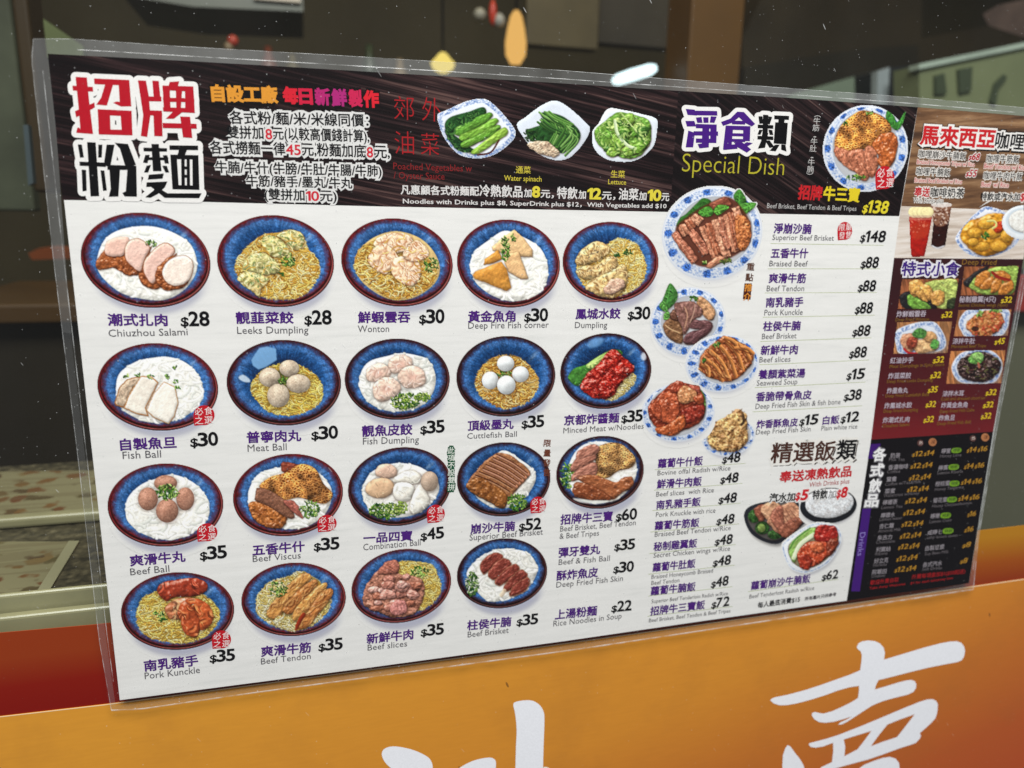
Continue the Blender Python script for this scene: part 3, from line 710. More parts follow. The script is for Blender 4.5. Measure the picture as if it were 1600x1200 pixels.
    p.honeycomb([(1060, 380), (1090, 270), (1160, 200), (1230, 165), (1330, 190), (1390, 240), (1400, 300), (1330, 330), (1290, 380), (1200, 410), (1120, 420)], 4.6, C(222, 146, 66), C(112, 52, 18))
    for q in ([(1060, 390), (1130, 400), (1180, 440), (1200, 530), (1150, 520), (1080, 460)], [(1140, 420), (1220, 400), (1250, 440), (1270, 560), (1230, 590), (1170, 510)], [(1240, 400), (1290, 380), (1320, 440), (1320, 530), (1280, 570), (1250, 500)]): p.slab(q, C(186, 114, 84), 1.2, .5, 1.6, 6, .45, .4)
    p.slab([(1290, 370), (1340, 310), (1410, 300), (1440, 350), (1430, 440), (1400, 500), (1330, 500), (1320, 430)], C(180, 94, 44), 1.2, .5, 2.4, 3, .5, .7)
    p.scallion(1190, 570, 60, 14, 30, 2.2); p.scallion(1130, 245, 15, 12, 8, 2.2); p.scallion(1270, 178, 20, 8, 8, 2.2)
    p = pp(F11, (1034, 1191.5, 291, 438, -.06), (1055, 1176, 307, 418), 22, 'large round blue and white plate of sliced brisket with basil')
    p.leaf([(190, 520), (230, 430), (300, 380), (400, 280), (480, 210), (570, 240), (560, 330), (440, 400), (300, 480)], C(52, 104, 40)); p.leaf([(820, 190), (880, 110), (940, 180), (960, 260), (880, 290)], C(64, 122, 48), [(880, 280), (890, 130)]); p.leaf([(880, 280), (960, 260), (1070, 265), (1030, 330), (940, 390), (890, 340)], C(82, 146, 58), [(890, 330), (1060, 270)])
    p.fill(p.poly([(180, 580), (300, 420), (560, 260), (780, 200), (980, 420), (1010, 620), (930, 780), (640, 940), (520, 970), (350, 900)], True, 1), C(96, 44, 26), .9)
    mc = [C(178, 108, 82), C(196, 128, 96), C(168, 96, 66), C(204, 140, 108)]
    p.slab([(560, 270), (640, 230), (730, 190), (800, 280), (700, 300), (590, 330)], C(150, 84, 62), .3, .4)
    S = [((160, 590), (400, 910)), ((250, 500), (300, 620)), ((310, 440), (380, 540)), ((370, 400), (460, 480)), ((350, 570), (530, 820)), ((470, 520), (640, 870)), ((540, 480), (660, 830)), ((610, 440), (750, 860)), ((690, 410), (770, 770)), ((740, 390), (850, 800)), ((790, 360), (890, 760)), ((840, 310), (960, 700))]
    for i, ((ax, ay), (bx, by)) in enumerate(S):
        dx, dy = bx - ax, by - ay; L = math.hypot(dx, dy); nx, ny = -dy / L * 50, dx / L * 50
        p.slab([(ax + nx * .8, ay + ny * .8), (ax - nx * .8, ay - ny * .8), ((ax + bx) / 2 - nx, (ay + by) / 2 - ny), (bx - nx, by - ny), (bx + nx, by + ny), ((ax + bx) / 2 + nx, (ay + by) / 2 + ny)], mc[i % 4], math.atan2(dy, dx), .6, 1.3, 7, .5, .35, seed=i, size=2.6, smooth=False)
        p.line([(ax + nx * .3, ay + ny * .3), (bx + nx * .3, by + ny * .3)], 12, C(226, 176, 140), .35)
    p.slab([(840, 420), (900, 400), (1000, 470), (1000, 690), (900, 790), (850, 640)], C(190, 112, 62), 1.2, .6, 1.6, 2, .4, .3)
    p.slab([(520, 950), (600, 880), (680, 850), (720, 880), (640, 940), (560, 975)], C(206, 140, 108), -.5, .4)
    p.leaf([(430, 370), (480, 320), (560, 300), (600, 370), (560, 410), (480, 410)], C(74, 136, 50), [(440, 370), (600, 350)]); p.leaf([(600, 350), (640, 290), (720, 285), (770, 310), (700, 370), (640, 400)], C(88, 150, 56), [(610, 360), (760, 310)])
    p.scallion(740, 905, 60, 20, 30, 2.4, [C(70, 100, 40), C(120, 130, 60), C(150, 120, 60)]); p.scallion(500, 920, 20, 15, 8, 2.4)
    p = pp(F13, (1016, 1134, 448.5, 557, -.05), (1033, 1122, 462, 540), 23, 'round blue and white plate of sliced offal with a basil leaf')
    p.y_leaf = 0
    for q, c, a in (([(370, 270), (390, 235), (440, 270), (475, 320), (465, 370), (420, 360)], C(196, 146, 104), 1), ([(175, 400), (210, 370), (270, 385), (290, 460), (280, 510), (220, 490), (185, 450)], C(130, 92, 62), .5), ([(210, 360), (230, 315), (260, 330), (260, 380)], C(112, 74, 58), .5), ([(240, 280), (300, 265), (350, 270), (400, 310), (395, 350), (350, 380), (300, 460), (280, 410), (250, 340)], C(138, 96, 86), 1.2), ([(330, 420), (350, 380), (400, 375), (460, 390), (440, 420), (380, 430)], C(112, 74, 74), .2), ([(290, 500), (320, 450), (400, 425), (465, 405), (450, 440), (390, 490), (330, 520)], C(104, 68, 70), -.5), ([(330, 510), (380, 490), (380, 515)], C(92, 58, 60), 0)):
        p.slab(q, c, a, .4, 1.4, 4, .45, .3)
    p.line([(300, 300), (315, 350), (300, 420)], 9, C(196, 150, 120), .6); p.line([(360, 290), (350, 340), (330, 390)], 8, C(190, 150, 130), .6); p.line([(185, 405), (220, 430), (270, 450)], 8, C(214, 176, 130), .6)
    p.leaf([(160, 300), (180, 230), (212, 160), (250, 200), (258, 240), (230, 290), (185, 320)], C(68, 124, 56), [(190, 310), (214, 170)]); p.leaf([(150, 290), (180, 260), (200, 320), (170, 320)], C(84, 140, 64)); p.leaf([(178, 340), (205, 325), (210, 360), (180, 375)], C(96, 150, 70)); p.scallion(352, 250, 22, 16, 14, 2.4)
    p = pp(F13, (1071, 1186, 522.7, 613, -.06), (1091, 1178, 533, 600), 24, 'round blue and white plate of braised tendon')
    p.slab([(385, 640), (400, 580), (450, 530), (530, 470), (620, 500), (700, 560), (690, 630), (640, 690), (560, 735), (460, 715), (400, 680)], C(160, 88, 46), .6, .6, 2, 3, .5, .5)
    for (ax, ay), (bx, by) in (((455, 560), (560, 720)), ((500, 520), (600, 700)), ((545, 500), (640, 660)), ((580, 500), (680, 600)), ((430, 610), (520, 730)), ((405, 640), (440, 700)), ((540, 480), (620, 560)), ((600, 540), (700, 570))):
        p.line([(ax, ay), ((ax + bx) / 2 + 12, (ay + by) / 2 - 14), (bx, by)], 22, C(192, 122, 64), .85, .45); p.line([(ax - 12, ay + 8), ((ax + bx) / 2 - 6, (ay + by) / 2 + 2), (bx - 14, by + 4)], 7, C(112, 48, 22), .6)
    p.folds(p.poly([(385, 640), (450, 530), (530, 470), (620, 500), (700, 560), (640, 690), (560, 735), (400, 680)]), 40, C(224, 160, 96), C(110, 54, 24), (5, 14), (.6, 1.3), .9, .5)
    p.scallion(485, 515, 18, 16, 14, 2.4); p.scallion(412, 608, 10, 14, 8, 2.4)
    p = pp(F13, (1002, 1117, 598.7, 690.7, -.05), (1013, 1104, 603, 681), 25, 'round blue and white plate of glazed pork pieces')
    p.leaf([(390, 790), (420, 830), (420, 910), (395, 950)], C(110, 150, 70))
    rs = np.random.RandomState(8)
    p.slab([(85, 910), (110, 850), (220, 750), (260, 735), (380, 770), (415, 870), (400, 960), (320, 1010), (200, 1045), (120, 990)], C(140, 56, 32), .4, .6, 3, 1.5, .5, .5)
    for q, c in (([(100, 900), (130, 840), (190, 820), (180, 900), (150, 960)], C(164, 74, 44)), ([(150, 830), (230, 780), (260, 820), (270, 900), (240, 980), (170, 970), (160, 890)], C(178, 84, 50)), ([(215, 790), (240, 735), (290, 740), (280, 800)], C(158, 66, 42)), ([(310, 760), (380, 760), (385, 800), (340, 790)], C(176, 84, 66)), ([(260, 800), (300, 760), (360, 790), (370, 840), (300, 865), (265, 850)], C(206, 140, 92)), ([(290, 900), (400, 870), (415, 920), (380, 960), (310, 980), (280, 940)], C(150, 52, 36)), ([(130, 1010), (200, 990), (290, 930), (300, 1000), (240, 1050), (150, 1040)], C(184, 92, 48)), ([(350, 830), (400, 810), (412, 860), (380, 870)], C(170, 80, 46))):
        p.slab(q, c, 1, .5, 2.2, 2, .5, .6)
    p = Pic('plate_picture', (1088, 630, 1190, 726), F13, 26); p.label = 'small oval bowl of golden fried fish skin'; PICS.append(p)
    p.plate(1096, 1180, 652, 713, -.1, 1103, 1173, 655, 705)
    q = [(440, 1100), (445, 1000), (500, 960), (560, 930), (610, 895), (660, 930), (665, 1010), (665, 1090), (600, 1145), (500, 1140)]
    p.slab(q, C(196, 150, 92), .8, .8, 2.6, 1.3, .45, .3, bump=1.4, size=4); p.specks(p.poly(q), 120, C(232, 196, 140), 2.2, .5); p.specks(p.poly(q), 70, C(120, 76, 36), 2.4, .5); p.line([(640, 925), (645, 970), (630, 990)], 16, C(70, 50, 34), .5)
    # rice dishes --------------------------------------------
    p = Pic('plate_picture', (1155, 775, 1268, 858), F14, 27); p.label = 'black square plate of sliced pork with broccoli'; PICS.append(p)
    p.squareplate([(630, 515), (700, 455), (900, 430), (985, 470), (1010, 550), (870, 680), (780, 692), (670, 630)], C(44, 46, 54), False, dark=True)
    p.body(p.poly([(650, 530), (720, 465), (900, 445), (990, 550), (860, 660), (780, 672), (690, 620)]), C(96, 92, 90), 3, .3, .1)
    for q in ((690, 530, 36, 40), (740, 600, 44, 40), (815, 640, 44, 28)): p.ball(*q, col=C(52, 92, 40), tex=.7, tsc=1.5, warp=.8, gloss=.2)
    p.ball(735, 600, 24, 26, col=C(130, 160, 80), tex=.4)
    for q, c in (([(690, 490), (740, 455), (780, 500), (740, 560), (710, 540)], C(150, 88, 66)), ([(730, 480), (800, 440), (850, 470), (800, 540), (760, 540)], C(206, 156, 120)), ([(770, 560), (830, 480), (930, 445), (980, 520), (980, 570), (900, 640), (830, 630), (790, 590)], C(196, 140, 108)), ([(790, 520), (830, 470), (860, 480), (870, 600), (820, 600)], C(170, 104, 82)), ([(840, 600), (930, 540), (985, 560), (900, 655), (850, 640)], C(150, 88, 66))): p.slab(q, c, .6, .4, 1.5, 4, .4, .3)
    for k in range(4): p.line([(820 + 30 * k, 480 + 4 * k), (880 + 30 * k, 600 - 10 * k)], 5, C(120, 70, 54), .6)
    p = Pic('plate_picture', (1248, 756, 1344, 826), F14, 28); p.label = 'black bowl of white rice'; PICS.append(p)
    m = p.disc(1140, 465, 172, 108, -.08); p.fill(np.clip(shift(blur(m, 3), 4 * SS, 0) - m, 0, 1), C(120, 120, 134), .5)
    p.body(m, C(36, 38, 44), 4, .5, .1, 3, edge=.2, shadow=0, gloss=.3)
    q = p.poly([(1000, 460), (1020, 400), (1120, 365), (1220, 370), (1290, 420), (1270, 490), (1180, 535), (1080, 535), (1020, 505)])
    p.body(q, C(214, 216, 218), 5, .8, .3, 1.3, edge=.25); p.specks(q, 260, C(246, 246, 246), 1.1, .6); p.specks(q, 120, C(176, 178, 182), 1., .5)
    p = Pic('plate_picture', (1215, 812, 1322, 906), F14, 29); p.label = 'white oval bowl of glazed meat with cucumber'; PICS.append(p)
    p.squareplate([(860, 720), (890, 670), (1030, 580), (1130, 572), (1200, 600), (1218, 680), (1150, 800), (1050, 862), (970, 870), (900, 830)], C(226, 230, 234), True, 8)
    p.body(p.poly([(895, 730), (920, 680), (1040, 600), (1130, 592), (1190, 620), (1200, 680), (1140, 780), (1040, 840), (960, 835), (915, 790)]), C(140, 130, 100), 3, .3, .1, shadow=0)
    p.slab([(900, 740), (930, 670), (1010, 610), (1060, 600), (1050, 650), (980, 710), (940, 800), (920, 800)], C(150, 190, 96), -.8, .3, 1.5, 5, .4, .3); p.line([(930, 780), (970, 700), (1050, 640)], 26, C(226, 236, 200), .8, .1); p.line([(905, 730), (940, 670), (1030, 600)], 10, C(70, 130, 50), .7)
    for q, c in (([(1050, 660), (1070, 600), (1110, 580), (1180, 590), (1200, 640), (1170, 680), (1110, 690)], C(176, 44, 34)), ([(950, 770), (990, 700), (1060, 680), (1130, 690), (1150, 750), (1080, 820), (1000, 840)], C(190, 74, 42)), ([(960, 790), (1000, 760), (1040, 800), (1020, 850), (980, 845)], C(170, 56, 34)), ([(1030, 690), (1100, 690), (1110, 740), (1050, 750)], C(206, 100, 60)), ([(1130, 690), (1190, 660), (1195, 710), (1140, 770)], C(140, 60, 38))): p.slab(q, c, 1, .5, 2, 2, .45, .65)
    # vegetables ---------------------------------------------
    dk = C(40, 27, 27)
    p = Pic('plate_picture', (680, 150, 812, 254), F15, 31, dk); p.label = 'blue patterned plate of green choi sum'; PICS.append(p)
    p.squareplate([(288, 205), (340, 178), (450, 130), (545, 118), (610, 160), (690, 250), (718, 305), (690, 360), (600, 425), (500, 446), (400, 420), (330, 340), (300, 270)], C(226, 232, 240), True, 26)
    p.leaf([(330, 270), (360, 220), (460, 190), (540, 165), (550, 210), (460, 270), (380, 310), (400, 380), (480, 420), (430, 400), (370, 360)], C(40, 84, 40)); p.leaf([(330, 290), (400, 330), (480, 390), (520, 400), (450, 410), (380, 380)], C(30, 66, 34))
    for q, c in (([(375, 290), (460, 240), (560, 195), (590, 210), (540, 260), (420, 320)], C(96, 150, 52)), ([(410, 320), (520, 270), (600, 225), (620, 245), (560, 300), (440, 350)], C(120, 172, 60)), ([(420, 360), (540, 300), (620, 260), (625, 290), (550, 340), (450, 385)], C(100, 152, 50)), ([(470, 410), (560, 340), (650, 275), (670, 310), (600, 360), (520, 415)], C(146, 190, 70))): p.slab(q, c, -.5, .35, 1.5, 8, .45, .3)
    p.line([(510, 425), (580, 410), (625, 345)], 10, C(84, 30, 22), .8)
    p.folds(p.poly([(340, 260), (450, 200), (540, 170), (480, 240), (390, 300), (400, 380), (470, 410), (400, 400), (340, 330)]), 60, C(76, 128, 60), C(18, 44, 20), (4, 9), (.6, 1.4), a=.6)
    p = Pic('plate_picture', (803, 152, 930, 256), F15, 32, dk); p.label = 'white square plate of water spinach'; PICS.append(p)
    p.squareplate([(720, 262), (770, 215), (860, 150), (930, 127), (1000, 160), (1090, 240), (1122, 285), (1080, 370), (1010, 440), (930, 455), (830, 415), (770, 350)], C(214, 222, 232), False, 26)
    p.leaf([(770, 290), (800, 280), (870, 250), (850, 200), (900, 195), (980, 220), (1060, 290), (1060, 350), (1000, 400), (960, 415), (900, 370), (800, 345)], C(42, 82, 38))
    rs = np.random.RandomState(2)
    for k in range(46):
        t = rs.rand(); x, y = 850 + 190 * t + rs.uniform(-20, 20), 300 - 90 * (1 - t) * rs.rand() + 60 * t * rs.rand(); p.line([(x, y - 30), (x + 20 + rs.uniform(-10, 10), y + 10), (x + 10 - 60 * t, y + 70 + 20 * rs.rand())] if t > .4 else [(x - 10, y - 50), (x + 30, y - 20), (x + 120, y + 20)], rs.uniform(7, 12), [C(92, 140, 62), C(66, 112, 46), C(118, 160, 84), C(48, 88, 40)][k % 4], .9, .3, p.a * 1.)
    p.scallion(800, 320, 40, 32, 40, 2.4, [C(36, 70, 34), C(60, 100, 44), C(24, 52, 28)])
    p.slab([(775, 365), (830, 348), (890, 355), (955, 410), (930, 435), (850, 420), (800, 395)], C(202, 178, 150), 0, .5, 1.6, 1.5, .3, .3)
    p = Pic('plate_picture', (920, 164, 1034, 260), F15, 33, dk); p.label = 'white square plate of lettuce'; PICS.append(p)
    p.squareplate([(1130, 300), (1165, 250), (1215, 172), (1300, 178), (1400, 200), (1482, 228), (1485, 300), (1465, 380), (1400, 440), (1320, 465), (1210, 450), (1140, 390)], C(220, 228, 236), False, 24)
    rs = np.random.RandomState(6)
    p.slab([(1140, 300), (1190, 250), (1270, 195), (1370, 210), (1440, 240), (1450, 340), (1410, 410), (1340, 445), (1240, 420), (1170, 370)], C(110, 156, 60), .5, .5, 3, 1.5, .45, .3)
    for k in range(26):
        t = rs.rand() * 6.28; q = math.sqrt(rs.rand()); x = 1300 + 125 * q * math.cos(t); y = 320 + 100 * q * math.sin(t); a = rs.rand() * 6.28
        pts = [(x + rs.uniform(24, 52) * math.cos(a + v), y + rs.uniform(18, 40) * math.sin(a + v)) for v in np.linspace(0, 6.28, 9)[:-1]]
        p.slab(pts, [C(140, 184, 74), C(96, 146, 48), C(176, 206, 112), C(64, 112, 40), C(120, 168, 60)][k % 5], a, .4, 2, 2.5, .45, .35, size=3, bump=1.2)
    p.line([(1255, 240), (1270, 310), (1320, 370), (1365, 390)], 17, C(206, 222, 178), .8, .15); p.line([(1290, 200), (1340, 260), (1420, 350)], 9, C(190, 214, 140), .6, .2)
    p.folds(p.disc(1300, 320, 140, 110), 70, C(196, 222, 130), C(50, 96, 34), (4, 10), (.6, 1.5), a=.5)
    # curry and drinks ---------------------------------------
    wd = C(214, 200, 184)
    p = Pic('plate_picture', (1490, 318, 1600, 408), F16, 34, wd); p.label = 'white square bowl of yellow curry'; PICS.append(p)
    p.squareplate([(440, 985), (500, 900), (590, 810), (650, 780), (760, 810), (860, 880), (885, 940), (850, 1040), (740, 1105), (620, 1128), (520, 1100), (455, 1040)], C(228, 230, 236), True, 22)
    q = [(475, 980), (520, 890), (600, 860), (690, 830), (790, 850), (835, 930), (820, 1020), (730, 1090), (620, 1112), (530, 1060)]
    p.slab(q, C(196, 134, 34), .4, .5, 4, 1.5, .4, .5, size=5)
    for r in ((570, 960, 50, 36), (650, 900, 60, 34), (730, 1050, 56, 34), (620, 1050, 50, 30), (700, 960, 50, 36), (780, 980, 36, 40), (560, 1020, 36, 26)): p.ball(*r, col=C(214, 156, 50), gloss=.5, tex=.3)
    p.slab([(690, 930), (710, 890), (760, 880), (760, 930), (720, 960)], C(196, 62, 28), .5, .5); p.line([(655, 880), (700, 880), (715, 910), (690, 930)], 14, C(214, 206, 120), .9, .2); p.scallion(640, 980, 24, 22, 16, 2.4); p.slab([(750, 850), (800, 835), (835, 900), (790, 890)], C(170, 110, 54), .5, .4)
    p = Pic('rice_plate_picture', (1564, 308, 1600, 380), F16, 35, wd); p.label = 'edge of a white plate of rice'; PICS.append(p)
    m = p.disc(900, 890, 150, 118); p.body(m, C(222, 228, 232), 4, .3, .04, shadow=.2, edge=.15); p.fill(p.disc(900, 880, 122, 90), C(190, 204, 214), .6); p.body(p.disc(905, 878, 108, 76), C(226, 226, 220), 3, .4, .2, 1.4)
    p = Pic('drink_picture', (1452, 310, 1492, 392), F16, 36, wd); p.label = 'tall glass of iced coffee'; PICS.append(p)
    g = p.poly([(275, 770), (420, 765), (410, 830), (375, 1050), (345, 1068), (290, 1060), (275, 1040), (290, 900)], False); p.fill(np.clip(shift(blur(g, 2), 2 * SS, SS) - g, 0, 1), C(130, 116, 104), .5)
    p.body(g, C(54, 22, 18), 3, .7, .35, 2.5, edge=.3, shadow=0, gloss=.5); p.fill(p.poly([(280, 775), (418, 768), (405, 850), (370, 910), (300, 900)]) * g, C(176, 128, 98), .7); p.specks(p.poly([(285, 785), (410, 775), (395, 880), (310, 900)]), 50, C(232, 214, 200), 2.4, .6); p.specks(p.poly([(285, 785), (410, 775), (395, 900), (300, 910)]), 30, C(80, 36, 26), 2.4, .6); p.fill(p.disc(348, 770, 74, 18), C(226, 222, 218), .8)
    p.line([(280, 1045), (320, 1062), (368, 1048)], 12, C(206, 206, 210), .7)
    p = Pic('drink_picture', (1417, 320, 1462, 408), F16, 37, wd); p.label = 'tall glass of red lemon tea'; PICS.append(p)
    g = p.poly([(128, 850), (288, 850), (262, 1000), (235, 1120), (150, 1125), (140, 1100)], False); p.fill(np.clip(shift(blur(g, 2), 2 * SS, SS) - g, 0, 1), C(130, 110, 100), .5)
    p.body(g, C(176, 30, 20), 4, .6, .3, 2.5, edge=.35, shadow=0, gloss=.4); p.fill(blur(p.poly([(150, 900), (270, 890), (250, 980), (160, 1000)]), 1.5) * g, C(196, 76, 40), .5); p.specks(p.poly([(140, 870), (275, 870), (262, 950), (150, 960)]), 30, C(230, 140, 110), 2, .5)
    for x in (165, 195, 225, 255): p.body(p.disc(x, 820, 42, 38), C(238, 226, 168), 3, .4, .12, 2, shadow=.4, edge=.25)
    p.fill(p.poly([(130, 845), (288, 845), (285, 870), (135, 872)]), C(204, 160, 140), .5)
    # snack photographs --------------------------------------
    mr = C(64, 14, 18)
    def photo(pts, seed, label, wood=C(150, 84, 48)):
        P = [(F17[0] + x / 4, F17[1] + y / 4) for x, y in pts]; xs = [a for a, b in P]; ys = [b for a, b in P]
        q = Pic('snack_picture', (min(xs) - 1, min(ys) - 1, max(xs) + 2, max(ys) + 2), F17, seed, mr); q.label = label
        m = q.poly(pts, False); q.fill(m, np.clip(wood * (1 + .9 * q.n(2.5, 3, 3, 1.4, 8))[..., None], 0, 1)); q.clipm = m; PICS.append(q); return q
    p = photo([(115, 183), (475, 180), (445, 372), (88, 374)], 41, 'photo of fried wontons on lettuce')
    p.slab([(100, 300), (160, 260), (300, 290), (330, 372), (150, 374)], C(34, 32, 34), 0, .2, gloss=.3); p.slab([(260, 220), (330, 190), (460, 190), (455, 300), (440, 368), (340, 360), (330, 280)], C(178, 194, 96), .5, .5); p.slab([(150, 330), (170, 280), (260, 320), (300, 370), (200, 372)], C(110, 160, 56), .5, .5); p.slab([(400, 320), (450, 300), (445, 368), (400, 366)], C(50, 60, 34), .5, .5)
    for q in ([(160, 220), (200, 185), (250, 210), (240, 280), (180, 290)], [(210, 260), (260, 215), (310, 250), (290, 320), (230, 310)], [(290, 290), (330, 255), (380, 270), (375, 335), (320, 345)], [(180, 200), (170, 260), (230, 300), (280, 330), (240, 250)]): p.slab(q, C(222, 160, 76), .8, .5, 2.2, 1.5, .45, .5)
    p = photo([(505, 105), (850, 100), (822, 285), (480, 288)], 42, 'photo of four fried chicken wings on lettuce')
    p.slab([(500, 210), (560, 150), (640, 105), (660, 110), (560, 230)], C(34, 32, 34), 0, .2, gloss=.3); p.slab([(540, 220), (600, 160), (700, 110), (840, 105), (835, 200), (800, 280), (640, 284), (560, 250)], C(150, 180, 76), .5, .5)
    for q in ([(570, 220), (590, 160), (650, 130), (670, 170), (620, 230)], [(600, 240), (640, 190), (690, 170), (690, 220), (640, 250)], [(670, 260), (690, 190), (740, 180), (730, 240), (700, 268)], [(720, 280), (740, 220), (800, 190), (815, 240), (770, 278)], [(680, 150), (750, 130), (800, 170), (760, 200)]): p.slab(q, C(204, 124, 44), .8, .4, 2, 2, .45, .6)
    p.line([(680, 140), (720, 170), (790, 190)], 16, C(150, 30, 20), .8); p.line([(700, 170), (760, 190)], 12, C(160, 34, 20), .8)
    p = photo([(85, 450), (435, 446), (402, 650), (60, 655)], 43, 'photo of red oil dumplings in a patterned bowl', C(168, 112, 66))
    p.squareplate([(75, 520), (130, 480), (240, 452), (330, 460), (390, 560), (370, 625), (250, 648), (110, 650), (82, 600)], C(222, 228, 238), True, 30)
    for q, c in (([(105, 560), (140, 525), (200, 530), (220, 590), (170, 640), (130, 620)], C(214, 150, 110)), ([(190, 590), (240, 560), (330, 560), (340, 620), (250, 648), (200, 640)], C(224, 176, 120)), ([(240, 530), (300, 510), (340, 550), (280, 580)], C(214, 160, 100))): p.slab(q, c, .5, .4, 2.4, 1.5, .4, .5)
    p.slab([(145, 580), (180, 545), (215, 560), (200, 610), (160, 620)], C(168, 70, 46), .5, .6); p.leaf([(180, 530), (220, 490), (270, 510), (260, 550), (220, 555)], C(74, 130, 56)); p.leaf([(295, 590), (320, 560), (350, 580), (330, 620), (300, 615)], C(90, 160, 70)); p.line([(130, 620), (160, 645), (210, 650)], 14, C(190, 30, 30), .8)
    p = photo([(470, 375), (805, 370), (780, 540), (438, 545)], 44, 'photo of marinated tripe in a patterned bowl', C(160, 100, 58))
    p.squareplate([(472, 460), (500, 400), (560, 372), (770, 372), (785, 440), (770, 500), (720, 540), (530, 545), (490, 510)], C(222, 228, 238), True, 26)
    q = [(515, 470), (560, 420), (620, 390), (720, 390), (755, 440), (730, 500), (650, 540), (560, 530)]
    p.slab(q, C(172, 96, 44), .5, .8, 2.2, 1.5, .45, .4, bump=1.3); p.specks(p.poly(q), 60, C(206, 66, 40), 3, .6); p.specks(p.poly(q), 50, C(226, 160, 90), 3, .5); p.fill(p.disc(575, 495, 24, 16), C(40, 20, 14), .8); p.scallion(605, 400, 22, 18, 20, 2.2); p.scallion(700, 380, 40, 10, 20, 2.2)
    p = photo([(420, 632), (768, 625), (740, 838), (390, 842)], 45, 'photo of black cloud ear fungus in a patterned bowl', C(176, 110, 60))
    p.squareplate([(428, 740), (470, 660), (540, 632), (660, 628), (730, 680), (742, 750), (690, 830), (560, 838), (470, 820)], C(222, 228, 238), True, 22)
    q = [(465, 740), (490, 680), (560, 645), (660, 645), (730, 700), (720, 770), (640, 825), (540, 820), (480, 790)]
    p.slab(q, C(52, 30, 28), .5, .9, 2., 2.5, .4, .5, bump=1.5); rs = np.random.RandomState(3)
    for k in range(40):
        x, y = 600 + rs.uniform(-110, 110), 740 + rs.uniform(-70, 70); a = rs.rand() * 6.28; p.line([(x, y), (x + 26 * math.cos(a), y + 16 * math.sin(a)), (x + 40 * math.cos(a + .6), y + 26 * math.sin(a + .6))], rs.uniform(5, 10), [C(34, 18, 20), C(78, 44, 40), C(92, 90, 50), C(24, 14, 14)][k % 4], .85, .4, p.poly(q))
    p.leaf([(530, 690), (570, 645), (620, 660), (620, 700), (570, 715)], C(110, 176, 76)); p.leaf([(550, 660), (600, 640), (630, 670), (590, 690)], C(140, 196, 100)); p.line([(595, 710), (600, 735)], 14, C(206, 110, 80), .8)
    for p in PICS:
        if hasattr(p, 'clipm'): p.a = p.clipm; p.rgb = p.rgb
    return PICS
# ================================================================ the shop behind the window
wall_m = plain('back_wall_paint', (72, 64, 42), .7, .2, .3, 2.0)
tag(box('floor', (-3.0, 0.02, -1.02), (4.5, 3.2, -1.0), plain('floor_tiles', (60, 52, 44), .4, .4, .3, 5)), kind='structure')
tag(box('back_wall', (-3.0, 3.2, -1.0), (4.5, 3.3, 2.2), wall_m), 'dim olive brown back wall of the shop behind everything else', 'wall')
tag(box('side_wall', (-3.1, 0.02, -1.0), (-3.0, 3.3, 2.2), wall_m), kind='structure')
tag(box('side_wall', (4.5, 0.02, -1.0), (4.6, 3.3, 2.2), wall_m), kind='structure')
tag(box('ceiling', (-3.0, 0.02, 2.2), (4.5, 3.3, 2.26), plain('ceiling_paint', (90, 84, 70))), kind='structure')


def bx(name, x0, y0, x1, y1, w, d, mat, parent=None, bev=.004, yr=60):
    """upright box: its front at depth w lies between x0 and x1 where the photo shows row yr, and between rows y0 and y1"""
    a = at(x0, yr, w); b = at(x1, yr, w); a.z = at(x0, y0, w).z; b.z = at(x1, y1, w).z; lo_ = (min(a.x, b.x), w, min(a.z, b.z)); hi_ = (max(a.x, b.x), w + d, max(a.z, b.z))
    return box(name, lo_, hi_, mat, parent, bev)


# pillar, wall panels and dark cupboards
o = bx('pillar', 1078, -160, 1160, 1500, 1.2, .12, plain('ochre_paint', (86, 58, 16), .5, .3, .15)); tag(o, 'ochre square pillar in the dim shop behind the window, above the middle of the menu', 'pillar')
o = bx('wall_panel', 822, -140, 935, 78, 1.9, .05, plain('panel', (88, 78, 52), .6, .3, .3)); tag(o, 'dull beige wall panel behind the tall warm lamp', 'panel')
o = bx('wall_panel', 935, -140, 1066, 78, 2.1, .05, plain('grey_panel', (62, 56, 44), .6, .3, .3)); tag(o, 'grey brown wall panel beside the ochre pillar', 'panel')
c = empty('cupboard', at(1165, 600, 1.6)); tag(c, 'dark cupboard with a slanted top right of the ochre pillar', 'cupboard')
for nm, pts, w, m in (('body', [(1160, 60), (1215, -60), (1440, -60), (1440, 60), (1600, 30), (1600, 900), (1160, 900)], 1.9, plain('dark_wood', (52, 43, 24), .5, .3, .4, 4)),
                      ('lower_door', [(1163, 105), (1330, 78), (1435, 70), (1435, 800), (1163, 800)], 1.88, plain('darker_wood', (42, 37, 23), .5, .3, .4, 4))):
    q = slab(nm, pts, w, w + .15, m)
    for v in q.data.vertices: v.co -= c.location
    q.parent = c
